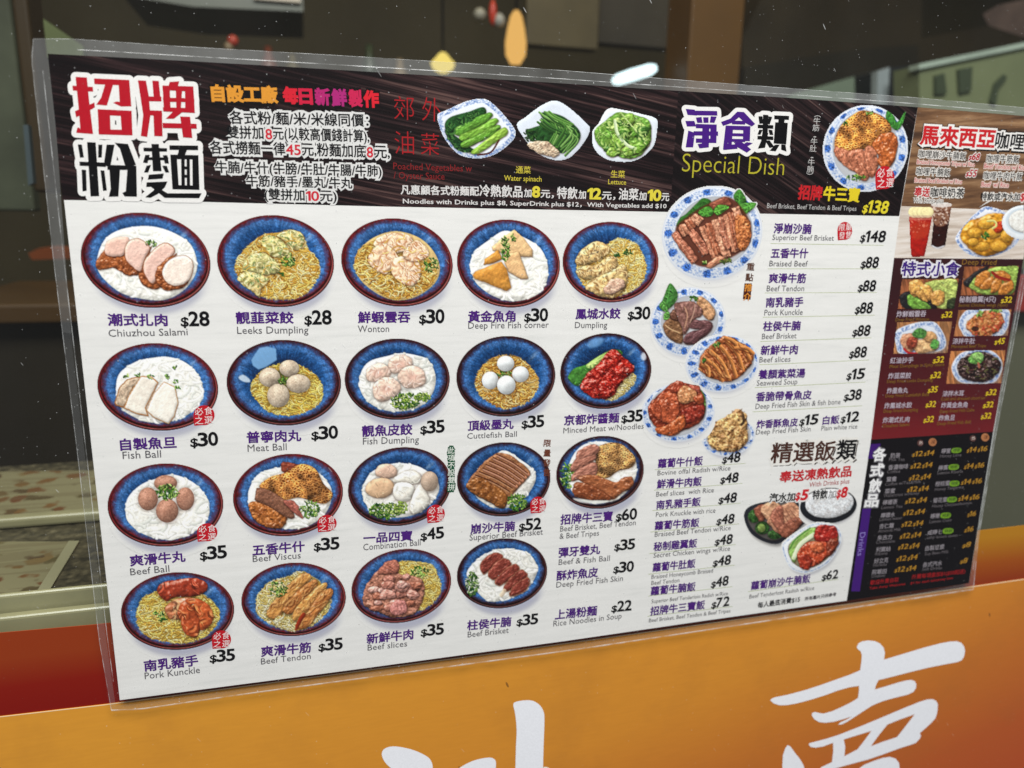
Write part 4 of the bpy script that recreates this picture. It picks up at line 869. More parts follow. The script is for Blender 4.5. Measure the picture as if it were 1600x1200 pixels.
# pale green lit signboard with dark strokes, at the right
gb = empty('signboard', at(1500, 170, 1.1)); tag(gb, 'pale green board with dark strokes behind the window at the right', 'signboard')
gm = plain('pale_green', (118, 126, 92), .4, .4, .2, 5)
for nm, pts, w, m in (('board', [(1436, 102), (1640, 60), (1640, 420), (1440, 420)], 1.1, gm), ('stroke', [(1462, 118), (1476, 114), (1480, 146), (1462, 148)], 1.092, plain('dark_stroke', (66, 76, 56))),
                      ('stroke', [(1498, 108), (1520, 104), (1518, 142), (1500, 146)], 1.092, plain('dark_stroke', (70, 80, 60))), ('stroke', [(1548, 158), (1556, 130), (1570, 116), (1574, 122), (1560, 140), (1556, 166)], 1.092, plain('dark_stroke', (70, 80, 60))),
                      ('top_edge', [(1436, 100), (1640, 58), (1640, 66), (1436, 108)], 1.09, plain('light_edge', (176, 192, 176)))):
    q = slab(nm, pts, w, w + (.03 if nm != 'board' else .08), m)
    for v in q.data.vertices: v.co -= gb.location
    q.parent = gb
o = slab('appliance', [(1372, 112), (1384, 106), (1436, 102), (1436, 300), (1368, 300)], 1.25, 1.45, plain('black_enamel', (34, 38, 38), .3, .5)); tag(o, 'black appliance standing left of the pale green board', 'appliance')
o = slab('trim_strip', [(1371, 112), (1390, 105), (1382, 300), (1368, 300)], 1.22, 1.24, plain('steel_edge', (150, 160, 162), .3, .6)); tag(o, 'grey upright metal strip on the edge of the black appliance', 'strip')
o = slab('shelf_board', [(1230, 150), (1335, 120), (1336, 170), (1240, 190)], 1.3, 1.34, plain('shelf_green', (112, 126, 108), .4, .4)); tag(o, 'small pale green shelf end just above the sheet', 'shelf')
o = slab('poster', [(1536, 22), (1560, 8), (1640, -10), (1640, 56), (1600, 58), (1545, 40)], 1.5, 1.502, plain('poster_paper', (104, 86, 76), .5, .3, .5, 9)); tag(o, 'faded pinkish poster above the pale green board', 'poster')
# grey ceiling duct at upper left with a pale end
gd = empty('ceiling_duct', at(330, 0, 1.6)); tag(gd, 'grey ceiling duct at the top left behind the glass', 'duct')
for nm, pts, m in (('casing', [(180, -80), (470, -80), (474, 18), (300, 10), (190, -8)], plain('duct_grey', (104, 108, 98), .4, .4, .2, 5)), ('end_panel', [(396, -60), (468, -60), (470, 4), (396, -2)], plain('duct_pale', (216, 206, 188)))):
    q = slab(nm, pts, 1.6 if nm == 'casing' else 1.588, 1.9, m)
    for v in q.data.vertices: v.co -= gd.location
    q.parent = gd
# a table with stools and a rack of bottles deep in the shop, hardly lit
tbl = empty('dining_table', at(560, 150, 2.4)); tag(tbl, 'dim dining table far back in the shop above the sheet', 'table')
k = .0024
for nm, lo_, hi_ in (('table_top', (-.42, -.02, .0), (.42, .5, .03)), ('leg', (-.38, 0, -.7), (-.34, .04, 0)), ('leg', (.34, 0, -.7), (.38, .04, 0))): box(nm, lo_, hi_, plain('table_wood', (96, 72, 40), .5, .3, .3), tbl, .004)
for i, (x, h, rgb) in enumerate(((-.30, .13, (120, 60, 40)), (-.22, .11, (110, 100, 70)), (.05, .16, (60, 74, 50)), (.16, .12, (140, 120, 90)))):
    lb = ('dark red sauce bottle on the dim dining table', 'short tan jar on the dim dining table', 'tall green bottle on the dim dining table', 'pale napkin tin on the dim dining table')[i]
    q = lathe('bottle' if i in (0, 2) else 'jar', [(.004, 0), (.028, .002), (.03, h * .55), (.012, h * .8), (.012, h), (.004, h + .002)], (0, 0, 0), plain('bottle_colour', rgb, .3, .5), None, 18); q.location = tbl.location + Vector((x, .1, .03)); tag(q, lb, 'bottle' if i in (0, 2) else 'jar')
# lamps that are lit
def lamp(name, px, py, w, prof_px, mat, label, sx=1.):
    p = at(px, py, w); k = (at(px + 10, py, w) - p).length / 10
    root = empty(name, p); tag(root, label, 'lamp')
    o = lathe('lamp_shade', [(r * k, z * k) for r, z in prof_px], (0, 0, 0), mat, root, sx=sx)
    cord = lathe('cord', [(.003, 0), (.003, 1.2)], (0, 0, prof_px[-1][1] * k), plain('black_cord', (20, 20, 20)), root, 8)
    return root


lamp('pendant_lamp', 806, 62, 1.5, [(8, -34), (15, -22), (16, -5), (13, 15), (9, 32), (4, 40)], glow('warm_lamp', (255, 196, 110), .85), 'tall warm glowing pendant lamp above the middle of the sheet')
lamp('globe_lamp', 692, 99, 1.5, [(6, -14), (16, -8), (19, 0), (12, 7), (7, 13), (3, 16)], glow('yellow_lamp', (255, 226, 120), 1.0), 'small round yellow lamp touching the top edge of the sheet')
tb = empty('tube_lamp', at(1000, 112, 1.3)); tag(tb, 'bright cool white tube lamp touching the top edge of the sheet', 'lamp')
a, b = at(958, 127, 1.3), at(1024, 106, 1.3); d = b - a; q = lathe('tube', [(.0006, -.001), (.007, .0), (.0125, .012), (.014, .05), (.013, d.length - .015), (.008, d.length), (.0006, d.length + .001)], (0, 0, 0), glow('cool_lamp', (225, 250, 255), 1.9), tb)
q.matrix_local = Matrix.Translation(a - tb.location) @ d.to_track_quat('Z', 'Y').to_matrix().to_4x4()
# small hanging ornaments
def ornament(px, py, w, label, parts):
    p = at(px, py, w); k = (at(px + 10, py, w) - p).length / 10
    root = empty('hanging_ornament', p); tag(root, label, 'ornament')
    for nm, dx, dz, prof, rgb in parts:
        lathe(nm, [(r * k, z * k) for r, z in prof], (dx * k, 0, dz * k), plain(nm + '_colour', rgb, .4, .4), root)


S_ = lambda r, h: [(r * .3, -h), (r * .8, -h * .6), (r, 0), (r * .8, h * .6), (r * .3, h)]
ornament(770, 20, 1.5, 'red hanging ornament with pale beads left of the tall warm lamp', [('tassel', 0, 0, S_(6, 18), (190, 56, 30)), ('bead', -20, -4, S_(10, 9), (150, 146, 130)), ('bead', 10, -10, S_(9, 10), (160, 158, 148))])
ornament(364, 66, 1.5, 'small red and cream ornament above the left part of the sheet', [('tassel', 0, 2, S_(9, 9), (170, 62, 44)), ('bead', -7, -8, S_(8, 8), (130, 112, 84))])
# left: door post, pale strip, dark furniture, orange glint
o = bx('door_post', 24, -200, 50, 300, .5, .05, plain('post_brown', (50, 36, 12), .5, .3, .2)); tag(o, 'narrow brown door post behind the glass at the far left', 'post')
o = bx('curtain', -120, -200, 22, 330, .75, .03, plain('curtain_grey', (70, 74, 58), .7, .2, .5, 9)); tag(o, 'grey green curtain at the far left behind the glass', 'curtain')
o = slab('slanted_panel', [(52, 22), (60, 24), (130, 72), (130, 90), (56, 90)], .7, .72, plain('frame_green', (84, 92, 54), .5, .3, .3, 8)); tag(o, 'pale olive slanted panel by the top left corner of the sheet', 'panel')
o = slab('reflection_strip', [(36, 195), (44, 195), (52, 286), (44, 290)], .45, .46, plain('pale_blue', (66, 76, 80), .4, .4)); tag(o, 'pale blue grey upright reflection, built as a strip in front of the brown door post', 'strip')  # pale reflection modelled as a solid coloured strip
o = bx('low_cabinet', -300, 505, 400, 900, .50, .2, plain('near_black', (32, 26, 16), .5, .3, .3)); tag(o, 'near black low cabinet behind the counter at the far left', 'cabinet')
o = bx('table', -200, 478, 400, 500, .48, .3, plain('table_edge', (62, 42, 14), .5, .3)); tag(o, 'brown table edge in the dark left of the sheet', 'table')
o = slab('light_glint', [(44, 396), (60, 388), (110, 390), (112, 404), (50, 406)], 1.0, 1.1, plain('glint_orange', (150, 78, 36))); tag(o, 'orange glint, built as a solid block, in the dark left of the sheet', 'light_glint')  # orange glint modelled as a solid coloured block
o = bx('cabinet', 1540, 486, 2300, 1300, .35, .3, plain('cabinet_olive', (92, 91, 74), .5, .3, .12, 3), yr=700); tag(o, 'plain olive grey cabinet side right of the sheet', 'cabinet')
o = bx('notice', 1560, 430, 1900, 482, .33, .01, plain('red_notice', (150, 50, 44), .5, .3, .2), yr=460); tag(o, 'red notice above the olive grey cabinet at the right edge', 'notice')

# counter inside the window, with menus lying on it
def cpt(px, py, z):
    d = R.T @ np.array([(px - 800) / FPX, (py - 600) / FPX, 1.0]); t = (HH - z - CAM[1]) / d[1]; p = CAM + d * t; return world(*p)


ZC = 0.030
n = Nodes('dark_stone'); v = n.noise(n.pos(), 130, 4)
stone = n.surf(n.ramp(v, [(.35, L4(44, 41, 32)), (.55, L4(74, 68, 52)), (.75, L4(110, 102, 80))]), .35, .4)
ct = box('counter', (-.75, .022, ZC - .03), (.08, cpt(20, 727, ZC).y, ZC), stone, bev=.002); tag(ct, 'dark speckled stone counter inside the window at the left', 'counter')


def lying_menu(pts, label, seed):
    root = empty('menu_sheet', cpt(*pts[0], ZC + .001)); tag(root, label, 'menu')
    P = [cpt(x, y, ZC + .001) - root.location for x, y in pts]
    n = Nodes('sheet_print'); t = n.mapping((1, 1, 1), loc=(seed, seed * 2, 0))
    wv = n.mix(.035, t, n.n('TexNoise', {'Vector': t, 'Scale': 38.0, 'Detail': 3.0}).outputs['Color'], 'ADD'); vo = n.n('TexVoronoi', {'Vector': wv, 'Scale': 48.0}); nz = n.noise(t, 60, 3)
    food = n.ramp(n.n('SeparateColor', {'Color': vo.outputs['Color']}).outputs[0], [(.0, L4(104, 46, 24)), (.35, L4(126, 82, 40)), (.55, L4(88, 80, 46)), (.8, L4(66, 34, 22)), (1., L4(130, 104, 64))])
    m = n.mix(n.rng(n.math('ADD', vo.outputs['Distance'], n.math('MULTIPLY', nz, .35)), .50, .62), n.mix(.45, food, L4(84, 78, 56)), L4(124, 118, 90))
    stripes = n.math('LESS_THAN', n.noise(n.mapping((1, 14, 1), rot=(0, 0, 0)), 12, 1), .44)
    m = n.mix(n.math('MULTIPLY', stripes, .35), m, L4(96, 84, 62))
    mat = n.surf(m, .25, .5)
    k = len(P); V = P + [p - Vector((0, 0, .0008)) for p in P]
    mesh_obj('print', V, [list(range(k)), list(range(k, 2 * k))[::-1]] + [[i, k + i, k + (i + 1) % k, (i + 1) % k] for i in range(k)], mat, root)
    e = [(P[1] + Vector((0, 0, .0006))), (P[2] + Vector((0, 0, .0006)))]; inn = (P[0] - P[1]).normalized() * .008
    mesh_obj('white_margin', [e[0], e[1], e[1] + inn, e[0] + inn], [(0, 1, 2, 3)], plain('sheet_margin', (142, 138, 110), .3, .5, .1), root)


lying_menu([(-160, 846), (124, 846), (60, 952), (-260, 966)], 'printed menu sheet lying on the counter close to the window sill, white slanted margin', 1.3)
lying_menu([(-120, 738), (230, 734), (230, 806), (-160, 812)], 'printed menu sheet lying farther back on the counter behind the rail', 4.1)
mt = plain('rail_metal', (146, 141, 108), .3, .6, .2, 30)
a = cpt(20, 828, ZC); o = box('rail', (-.75, a.y, ZC + .0005), (.08, a.y + .012, ZC + .010), mt, bev=.003); tag(o, 'pale metal rail across the counter between the two lying menus', 'rail')
sl = empty('window_sill', (-.3, .011, .02)); tag(sl, 'pale metal window sill above the red band at the left', 'sill')
a = at(0, 986, .010); b = at(0, 962, .010)
for nm, y0, y1, z0, z1 in (('front_bead', .0095, .016, a.z - .012, a.z + .0085), ('back_bead', .0175, .0215, a.z - .012, a.z + .0185)):
    q = box(nm, (-.75 - sl.location.x, y0 - sl.location.y, z0 - sl.location.z), (.08 - sl.location.x, y1 - sl.location.y, z1 - sl.location.z), mt, sl, .002)

# one ceiling lamp of the shop
il = bpy.data.lights.new('shop_light', 'AREA'); il.size = 1.6; il.energy = 8; il.color = (1.0, .80, .44)
ilo = bpy.data.objects.new('shop_light', il); COL.objects.link(ilo); ilo.location = (.3, 1.3, 1.9)


# ================================================================ the window and what is stuck on it
def dust(n, dens=.5, sc=1., seed=0.):
    """specks and short hairs of dirt as a 0..1 mask"""
    p = n.mapping((1, 1, 1), loc=(seed, 0, seed))
    big = n.noise(p, 9, 3)
    tot = None
    for s_, r, th in ((330 * sc, .085, .66),):
        v = n.n('TexVoronoi', {'Vector': p, 'Scale': s_}); pick = n.n('SeparateColor', {'Color': v.outputs['Color']})
        q = n.math('MULTIPLY', n.math('LESS_THAN', v.outputs['Distance'], n.math('MULTIPLY', pick.outputs[1], r * 1.6)), n.math('GREATER_THAN', n.math('ADD', pick.outputs[0], n.math('MULTIPLY', big, .5)), th + .45 - .3 * dens))
        q = n.math('MULTIPLY', q, n.rng(pick.outputs[2], 0, 1, .15, 1))
        tot = q if tot is None else n.math('MAXIMUM', tot, q)
    for rot, s_ in ((.6, 70),):
        v = n.n('TexVoronoi', {'Vector': n.mapping((1, 1, .14), rot=(0, rot, 0), loc=(seed, 0, rot), src=None), 'Scale': s_ * 2.2 * sc}); pick = n.n('SeparateColor', {'Color': v.outputs['Color']})
        q = n.math('MULTIPLY', n.math('LESS_THAN', v.outputs['Distance'], .045), n.math('GREATER_THAN', n.math('ADD', pick.outputs[0], n.math('MULTIPLY', big, .4)), 1.0 - .14 * dens))
        tot = n.math('MAXIMUM', tot, n.math('MULTIPLY', q, .5))
    return tot


def clear_mat(name, haze, dens, seed, gloss=.05, rough=.03, tintc=(1, 1, 1, 1), dirt=.75, bump=0.):
    n = Nodes(name)
    fa = n.n('LayerWeight', {'Blend': .5}).outputs['Facing']; fr = n.math('MULTIPLY_ADD', n.math('POWER', fa, 5.0), .9, .035)
    gl = n.n('BsdfGlossy', {'Color': (1, 1, 1, 1), 'Roughness': rough})
    if bump:
        b = n.n('Bump', {'Height': n.noise(n.pos(), 28, 3), 'Strength': bump, 'Distance': .004}); n.t.links.new(b.outputs[0], gl.inputs['Normal'])
    tr = n.n('BsdfTransparent', {'Color': tintc}); df = n.n('BsdfDiffuse', {'Color': (.8, .82, .82, 1)})
    hz = n.math('MULTIPLY', n.rng(n.noise(n.mapping((1, 1, .5)), 14, 5), .3, .75, .3, 1.4), haze)
    fac = n.math('MINIMUM', n.math('ADD', hz, n.math('MULTIPLY', dust(n, dens, 1., seed), dirt)), .95)
    a = n.n('MixShader', {0: fac, 1: tr.outputs[0], 2: df.outputs[0]})
    b = n.n('MixShader', {0: n.math('MULTIPLY', fr, gloss / .05 * .8), 1: a.outputs[0], 2: gl.outputs[0]})
    return n.done(b.outputs[0])


gp = mesh_obj('shop_window', [(-1.6, .0045, -.6), (2.2, .0045, -.6), (2.2, .0045, 1.2), (-1.6, .0045, 1.2)], [(0, 1, 2, 3)], clear_mat('window_glass', .006, .95, 3.0, .05, .01, (.96, .985, .97, 1))); tag(gp, 'dusty clear shop window pane the menu hangs on', 'window')

# red to orange band
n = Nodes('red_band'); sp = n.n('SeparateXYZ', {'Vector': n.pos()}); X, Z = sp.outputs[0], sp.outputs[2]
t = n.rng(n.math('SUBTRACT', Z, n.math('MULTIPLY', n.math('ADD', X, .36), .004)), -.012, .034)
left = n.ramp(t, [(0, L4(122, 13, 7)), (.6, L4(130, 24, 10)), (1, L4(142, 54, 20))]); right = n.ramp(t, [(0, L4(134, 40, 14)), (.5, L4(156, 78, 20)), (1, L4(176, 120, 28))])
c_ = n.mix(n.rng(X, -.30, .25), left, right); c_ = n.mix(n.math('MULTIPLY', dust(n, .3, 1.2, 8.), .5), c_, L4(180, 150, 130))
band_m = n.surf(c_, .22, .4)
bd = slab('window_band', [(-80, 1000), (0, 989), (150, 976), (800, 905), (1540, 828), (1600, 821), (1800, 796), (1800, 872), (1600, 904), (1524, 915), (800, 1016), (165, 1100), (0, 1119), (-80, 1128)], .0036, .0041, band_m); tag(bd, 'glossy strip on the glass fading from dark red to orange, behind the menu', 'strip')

# orange banner with brush characters
ba = empty('window_banner', at(700, 1400, .0032)); tag(ba, 'orange banner on the glass with big white brush characters', 'banner')


def under(root, o):
    for v in o.data.vertices: v.co -= root.location
    o.parent = root; return o


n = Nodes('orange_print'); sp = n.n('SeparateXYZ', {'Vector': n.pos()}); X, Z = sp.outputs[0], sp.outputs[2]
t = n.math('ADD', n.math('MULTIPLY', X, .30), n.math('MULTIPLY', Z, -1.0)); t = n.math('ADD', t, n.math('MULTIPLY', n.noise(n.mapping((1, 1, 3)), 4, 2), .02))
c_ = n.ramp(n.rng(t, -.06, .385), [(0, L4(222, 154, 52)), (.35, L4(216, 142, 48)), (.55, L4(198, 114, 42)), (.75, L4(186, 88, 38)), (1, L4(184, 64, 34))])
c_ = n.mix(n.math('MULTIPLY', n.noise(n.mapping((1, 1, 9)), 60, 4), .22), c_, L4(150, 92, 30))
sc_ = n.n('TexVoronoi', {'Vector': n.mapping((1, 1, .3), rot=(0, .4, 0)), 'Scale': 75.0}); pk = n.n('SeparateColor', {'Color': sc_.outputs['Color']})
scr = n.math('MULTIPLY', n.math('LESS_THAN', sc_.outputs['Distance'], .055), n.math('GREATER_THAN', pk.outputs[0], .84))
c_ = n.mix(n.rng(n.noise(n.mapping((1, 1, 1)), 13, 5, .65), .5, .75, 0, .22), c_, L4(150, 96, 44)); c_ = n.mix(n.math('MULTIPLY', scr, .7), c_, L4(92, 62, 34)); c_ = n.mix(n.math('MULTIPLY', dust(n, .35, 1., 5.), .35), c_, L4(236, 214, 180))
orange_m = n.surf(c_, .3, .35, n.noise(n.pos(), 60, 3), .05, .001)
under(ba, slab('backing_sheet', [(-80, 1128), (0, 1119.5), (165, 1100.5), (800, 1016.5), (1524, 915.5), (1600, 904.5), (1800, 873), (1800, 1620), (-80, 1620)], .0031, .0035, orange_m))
white_m = ink(244, 246, 252)
n = Nodes('cut_edge'); edge_m = n.surf(L4(240, 214, 176), .4, .3)
E_ = [(-80, 1128), (0, 1119.5), (165, 1100.5), (800, 1016.5), (1524, 915.5), (1600, 904.5), (1800, 873)]
under(ba, sheet('cut_edge', E_ + [(x, y + 1.3) for x, y in E_[::-1]], -3.06, edge_m))


def brush(name, polys, f):
    V, F = [], []
    for pts in polys:
        P = smooth_closed([(f[0] + x / f[2], f[1] + y / f[2]) for x, y in pts], 5)
        k = len(V); V += [at(x, y, .0030) for x, y in P]; F.append(list(range(k, k + len(P))))
    o = mesh_obj(name, V, F, white_m); under(ba, o); return o


def brush_sharp(name, polys, f):
    V, F = [], []
    for pts in polys:
        P = [(f[0] + x / f[2], f[1] + y / f[2]) for x, y in pts]
        k = len(V); V += [at(x, y, .0030) for x, y in P]; F.append(list(range(k, k + len(P))))
    o = mesh_obj(name, V, F, white_m); under(ba, o); return o


BF = (580, 960, 2.667); BG = (1150, 800, 3.0)
brush('brush_character', [
    [(45, 590), (50, 565), (75, 552), (110, 551), (165, 562), (215, 582), (246, 605), (256, 640), (240, 680), (150, 800), (60, 900), (40, 890), (110, 790), (170, 690), (110, 660), (65, 625)],
    [(300, 700), (365, 642), (420, 612), (475, 598), (508, 600), (520, 622), (505, 680), (420, 830), (300, 960), (250, 990), (330, 880), (420, 740), (430, 690), (360, 730), (290, 790)],
    [(592, 376), (605, 364), (640, 358), (672, 360), (700, 376), (717, 402), (722, 440), (718, 560), (716, 700), (720, 900), (690, 960), (630, 960), (600, 900), (600, 700), (603, 560), (606, 480), (600, 415)],
    [(716, 640), (760, 650), (840, 700), (900, 760), (890, 800), (830, 790), (716, 720)]], BF)
brush_sharp('brush_character', [
    [(160, 882), (170, 873), (185, 868), (240, 857), (320, 836), (400, 810), (470, 785), (530, 764), (582, 742), (588, 700), (590, 670), (584, 653), (570, 642), (566, 632), (575, 615), (592, 606), (620, 602), (650, 605), (675, 616), (692, 636), (698, 660), (694, 692), (740, 678), (800, 660), (880, 636), (960, 615), (1005, 607), (1035, 606), (1056, 613), (1069, 630), (1074, 652), (1068, 680), (1056, 696), (1036, 704), (980, 714), (900, 730), (830, 747), (760, 765), (705, 779), (668, 788), (658, 808), (650, 832), (700, 818), (760, 799), (800, 789), (822, 787), (838, 793), (845, 806), (844, 824), (832, 843), (805, 856), (740, 872), (690, 886), (640, 906), (580, 945), (520, 984), (495, 996), (478, 997), (490, 986), (520, 972), (545, 958), (500, 972), (460, 983), (420, 988), (390, 985), (368, 972), (356, 955), (356, 943), (370, 937), (390, 942), (410, 945), (450, 934), (500, 912), (540, 892), (572, 872), (576, 840), (577, 815), (530, 822), (480, 836), (420, 858), (350, 880), (290, 896), (240, 905), (205, 906), (176, 897)],
    [(340, 1090), (346, 1083), (365, 1078), (420, 1064), (480, 1045), (590, 1002), (700, 956), (790, 918), (860, 890), (895, 879), (920, 877), (938, 885), (946, 900), (945, 925), (942, 945), (838, 948), (770, 972), (710, 996), (635, 1026), (570, 1046), (505, 1066), (455, 1082), (405, 1100), (372, 1105), (350, 1101)],
    [(838, 948), (942, 945), (934, 968), (914, 990), (890, 1012), (862, 1036), (867, 1050), (862, 1062), (800, 1056), (755, 1055), (795, 1004)],
    [(635, 1026), (710, 996), (668, 1048), (632, 1098), (570, 1112), (604, 1068)],
    [(455, 1082), (505, 1066), (512, 1100), (508, 1145), (450, 1172), (456, 1120)],
    [(450, 1172), (508, 1145), (570, 1112), (632, 1098), (690, 1076), (755, 1055), (800, 1056), (862, 1062), (842, 1083), (810, 1094), (760, 1110), (690, 1136), (620, 1160), (500, 1192), (420, 1215), (380, 1222), (400, 1196)],
    [(243, 1092), (256, 1100), (276, 1128), (300, 1158), (318, 1190), (326, 1240), (340, 1330), (250, 1330), (222, 1240), (217, 1190), (220, 1140), (232, 1105)],
    [(560, 1215), (600, 1185), (650, 1165), (690, 1152), (722, 1148), (748, 1156), (764, 1176), (768, 1206), (752, 1240), (700, 1290), (640, 1330), (560, 1330), (610, 1270)]], BG)

# ================================================================ the laminated menu
menu = empty('laminated_menu', (0, 0, 0))
tag(menu, 'large laminated noodle shop menu with rows of food bowls and prices, stuck to the window', 'menu')


def paper_colour(n):
    p = n.mapping((1, 1, 1))
    st = n.noise(n.mapping((7, 7, 90)), 2.6, 4, .6); st2 = n.noise(n.mapping((30, 30, 260)), 1.4, 3)
    k = n.math('ADD', n.math('MULTIPLY', st, .6), n.math('MULTIPLY', st2, .4))
    c = n.ramp(k, [(.30, L4(222, 223, 220)), (.45, L4(231, 231, 228)), (.62, L4(236, 236, 233))])
    v = n.n('TexVoronoi', {'Vector': p, 'Scale': 150.0}); pk = n.n('SeparateColor', {'Color': v.outputs['Color']})
    sp = n.math('MULTIPLY', n.math('LESS_THAN', v.outputs['Distance'], .07), n.math('GREATER_THAN', pk.outputs[0], .90))
    c = n.mix(n.math('MULTIPLY', sp, .35), c, L4(120, 116, 108))
    sm = n.rng(n.noise(p, 55, 4, .7), .68, .80, 0, .22)
    return n.mix(sm, c, L4(150, 148, 142)), n.math('ADD', st, n.noise(p, 700, 2))


n = Nodes('paper'); pc, ph = paper_colour(n); paper_m = n.surf(pc, .5, .3, ph, .04, .0005)
TOP = [(74.5, 84), (260, 93.5), (440, 103.8), (620, 114.8), (840, 127.8), (1060, 142), (1250, 154), (1434, 167.5), (1634, 184)]
BOT = [(1514, 911), (1323, 938.5), (1100, 970), (880, 1002), (560, 1045.5), (187.2, 1094)]
slab('paper', TOP + BOT, -.00010, .00012, paper_m, menu)


def wood(name, ang, stops, sc=1.):
    n = Nodes(name); v = n.noise(n.mapping((7 * sc, 1, 260 * sc), rot=(0, ang, 0)), 1.0, 4, .62); v2 = n.noise(n.mapping((16 * sc, 1, 800 * sc), rot=(0, ang, 0)), 1.0, 3)
    b = n.noise(n.pos(), 6, 2)
    k = n.math('ADD', n.math('ADD', n.math('MULTIPLY', v, .6), n.math('MULTIPLY', v2, .34)), n.math('MULTIPLY', n.math('SUBTRACT', b, .5), .25))
    return n.surf(n.ramp(k, stops), .45, .1)


dark1 = wood('dark_grain', -.17, [(.36, L4(12, 7, 8)), (.46, L4(22, 13, 14)), (.53, L4(50, 33, 34)), (.64, L4(108, 82, 76))])
dark2 = wood('dark_grain_steep', -.48, [(.36, L4(10, 6, 7)), (.47, L4(20, 12, 13)), (.55, L4(44, 30, 31)), (.66, L4(98, 75, 70))])
E1 = [(97.5, 312.5), (320, 315.5), (600, 322.7), (1047, 331.2)]
sheet('header_band', TOP[:6] + E1[::-1], .13, dark1, menu)
sheet('header_band', TOP[5:8] + [(1405, 337.8), (1047, 331.2)], .13, dark2, menu)
n = Nodes('brown_planks'); v = n.noise(n.mapping((14, 1, 160), rot=(0, .07, 0)), 1.2, 5, .65); pl = n.n('TexWave', {'Vector': n.mapping((1, 1, 1), rot=(0, .07, 0)), 'Scale': 10.5, 'Distortion': .3}, bands_direction='Z').outputs['Fac']
c_ = n.ramp(v, [(.3, L4(66, 42, 28)), (.5, L4(118, 84, 56)), (.7, L4(170, 134, 98))]); c_ = n.mix(n.rng(pl, .0, .07, .7, 0), c_, L4(50, 32, 22)); planks = n.surf(c_, .5, .3)
n = Nodes('white_planks'); v = n.noise(n.mapping((14, 1, 190), rot=(0, .05, 0)), 1.2, 5, .65); white_pl = n.surf(n.ramp(v, [(.3, L4(176, 158, 142)), (.5, L4(216, 204, 192)), (.7, L4(236, 230, 224))]), .5, .3)
sheet('curry_panel', TOP[7:] + [(1622, 256), (1610, 330), (1408, 322), (1420, 254)], .13, planks, menu)
sheet('curry_panel_foot', [(1408, 322), (1610, 330), (1599, 405), (1397, 403)], .13, white_pl, menu)
n = Nodes('maroon_print'); sp = n.n('SeparateXYZ', {'Vector': n.pos()}); k = n.math('ADD', n.rng(sp.outputs[2], .24, .10), n.math('MULTIPLY', n.noise(n.pos(), 9, 3), .5))
sheet('snack_panel', [(1397, 403), (1599, 405), (1552, 674.5), (1361, 687)], .13, n.surf(n.ramp(k, [(.2, L4(44, 10, 16)), (.8, L4(84, 14, 20)), (1.4, L4(112, 20, 26))]), .45, .3), menu)
sheet('drinks_panel', [(1361, 687), (1552, 674.5), (1514, 911), (1323, 938.5)], .13, ink(14, 10, 14), menu)
sheet('purple_strip', [(1360, 694), (1376, 693), (1372, 716), (1356, 717)], .16, ink(62, 22, 112), menu)
sheet('purple_strip', [(1347.5, 795), (1361, 794), (1343.5, 924), (1330, 924)], .16, ink(66, 24, 118), menu)

# ---------------------------------------------------------------- food pictures
n = Nodes('printed_picture'); at_ = n.n('VertexColor', layer_name='Col'); pc, ph = paper_colour(n)
al = n.n('Attribute', attribute_name='paper'); c_ = n.mix(al.outputs['Fac'], at_.outputs['Color'], pc); pic_m = n.surf(c_, .45, .12)
n = Nodes('printed_picture_dark'); at_ = n.n('VertexColor', layer_name='Col'); pic_dark = n.surf(at_.outputs['Color'], .45, .12)


def pic_object(p, mm, on_paper):
    mm = lay(mm)
    c, a = p.out(); h, w = a.shape
    g = c.mean(2, keepdims=True); c = np.clip(g + (c - g) * .90, 0, 1)
    if on_paper: c = np.where(a[..., None] > .02, (c - PAPER * (1 - np.clip(a, .05, 1))[..., None] * 0) , c)
    keep = a > (.02 if on_paper else .5)
    q = keep[:-1, :-1] | keep[1:, :-1] | keep[:-1, 1:] | keep[1:, 1:]
    if not on_paper: q = keep[:-1, :-1] & keep[1:, :-1] & keep[:-1, 1:] & keep[1:, 1:]
    used = np.zeros((h, w), bool); used[:-1, :-1] |= q; used[1:, :-1] |= q; used[:-1, 1:] |= q; used[1:, 1:] |= q
    idx = -np.ones((h, w), int); idx[used] = np.arange(used.sum())
    ys, xs = np.nonzero(used); px = p.x0 + xs + .5; py = p.y0 + ys + .5
    d = np.stack([(px - 800) / FPX, (py - 600) / FPX, np.ones(len(px))], 1) @ R
    t = (-mm / 1000 - CAM[2]) / d[:, 2]; P = CAM + d * t[:, None]
    V = np.stack([P[:, 0] - W / 2, np.full(len(px), -mm / 1000), HH - P[:, 1]], 1).astype(np.float32)
    j, i = np.nonzero(q); F = np.stack([idx[j, i], idx[j + 1, i], idx[j + 1, i + 1], idx[j, i + 1]], 1).astype(np.int32)
    me = bpy.data.meshes.new(p.name); me.vertices.add(len(V)); me.vertices.foreach_set('co', V.ravel())
    me.loops.add(F.size); me.loops.foreach_set('vertex_index', F.ravel()); me.polygons.add(len(F))
    me.polygons.foreach_set('loop_start', np.arange(0, F.size, 4, dtype=np.int32)); me.polygons.foreach_set('loop_total', np.full(len(F), 4, np.int32)); me.update(calc_edges=True)
    ca = me.color_attributes.new('Col', 'FLOAT_COLOR', 'POINT'); cl = lin(c[used] * 255.0)
    ca.data.foreach_set('color', np.concatenate([cl, np.ones((len(cl), 1))], 1).astype(np.float32).ravel())
    pa = me.attributes.new('paper', 'FLOAT', 'POINT'); pa.data.foreach_set('value', np.clip(1 - a[used] * 2.2, 0, 1).astype(np.float32) if on_paper else np.zeros(len(cl), np.float32))
    o = bpy.data.objects.new(p.name, me); COL.objects.link(o); me.materials.append(pic_m if on_paper else pic_dark); o.parent = menu
    if getattr(p, 'label', None): o['label'] = p.label
    return o


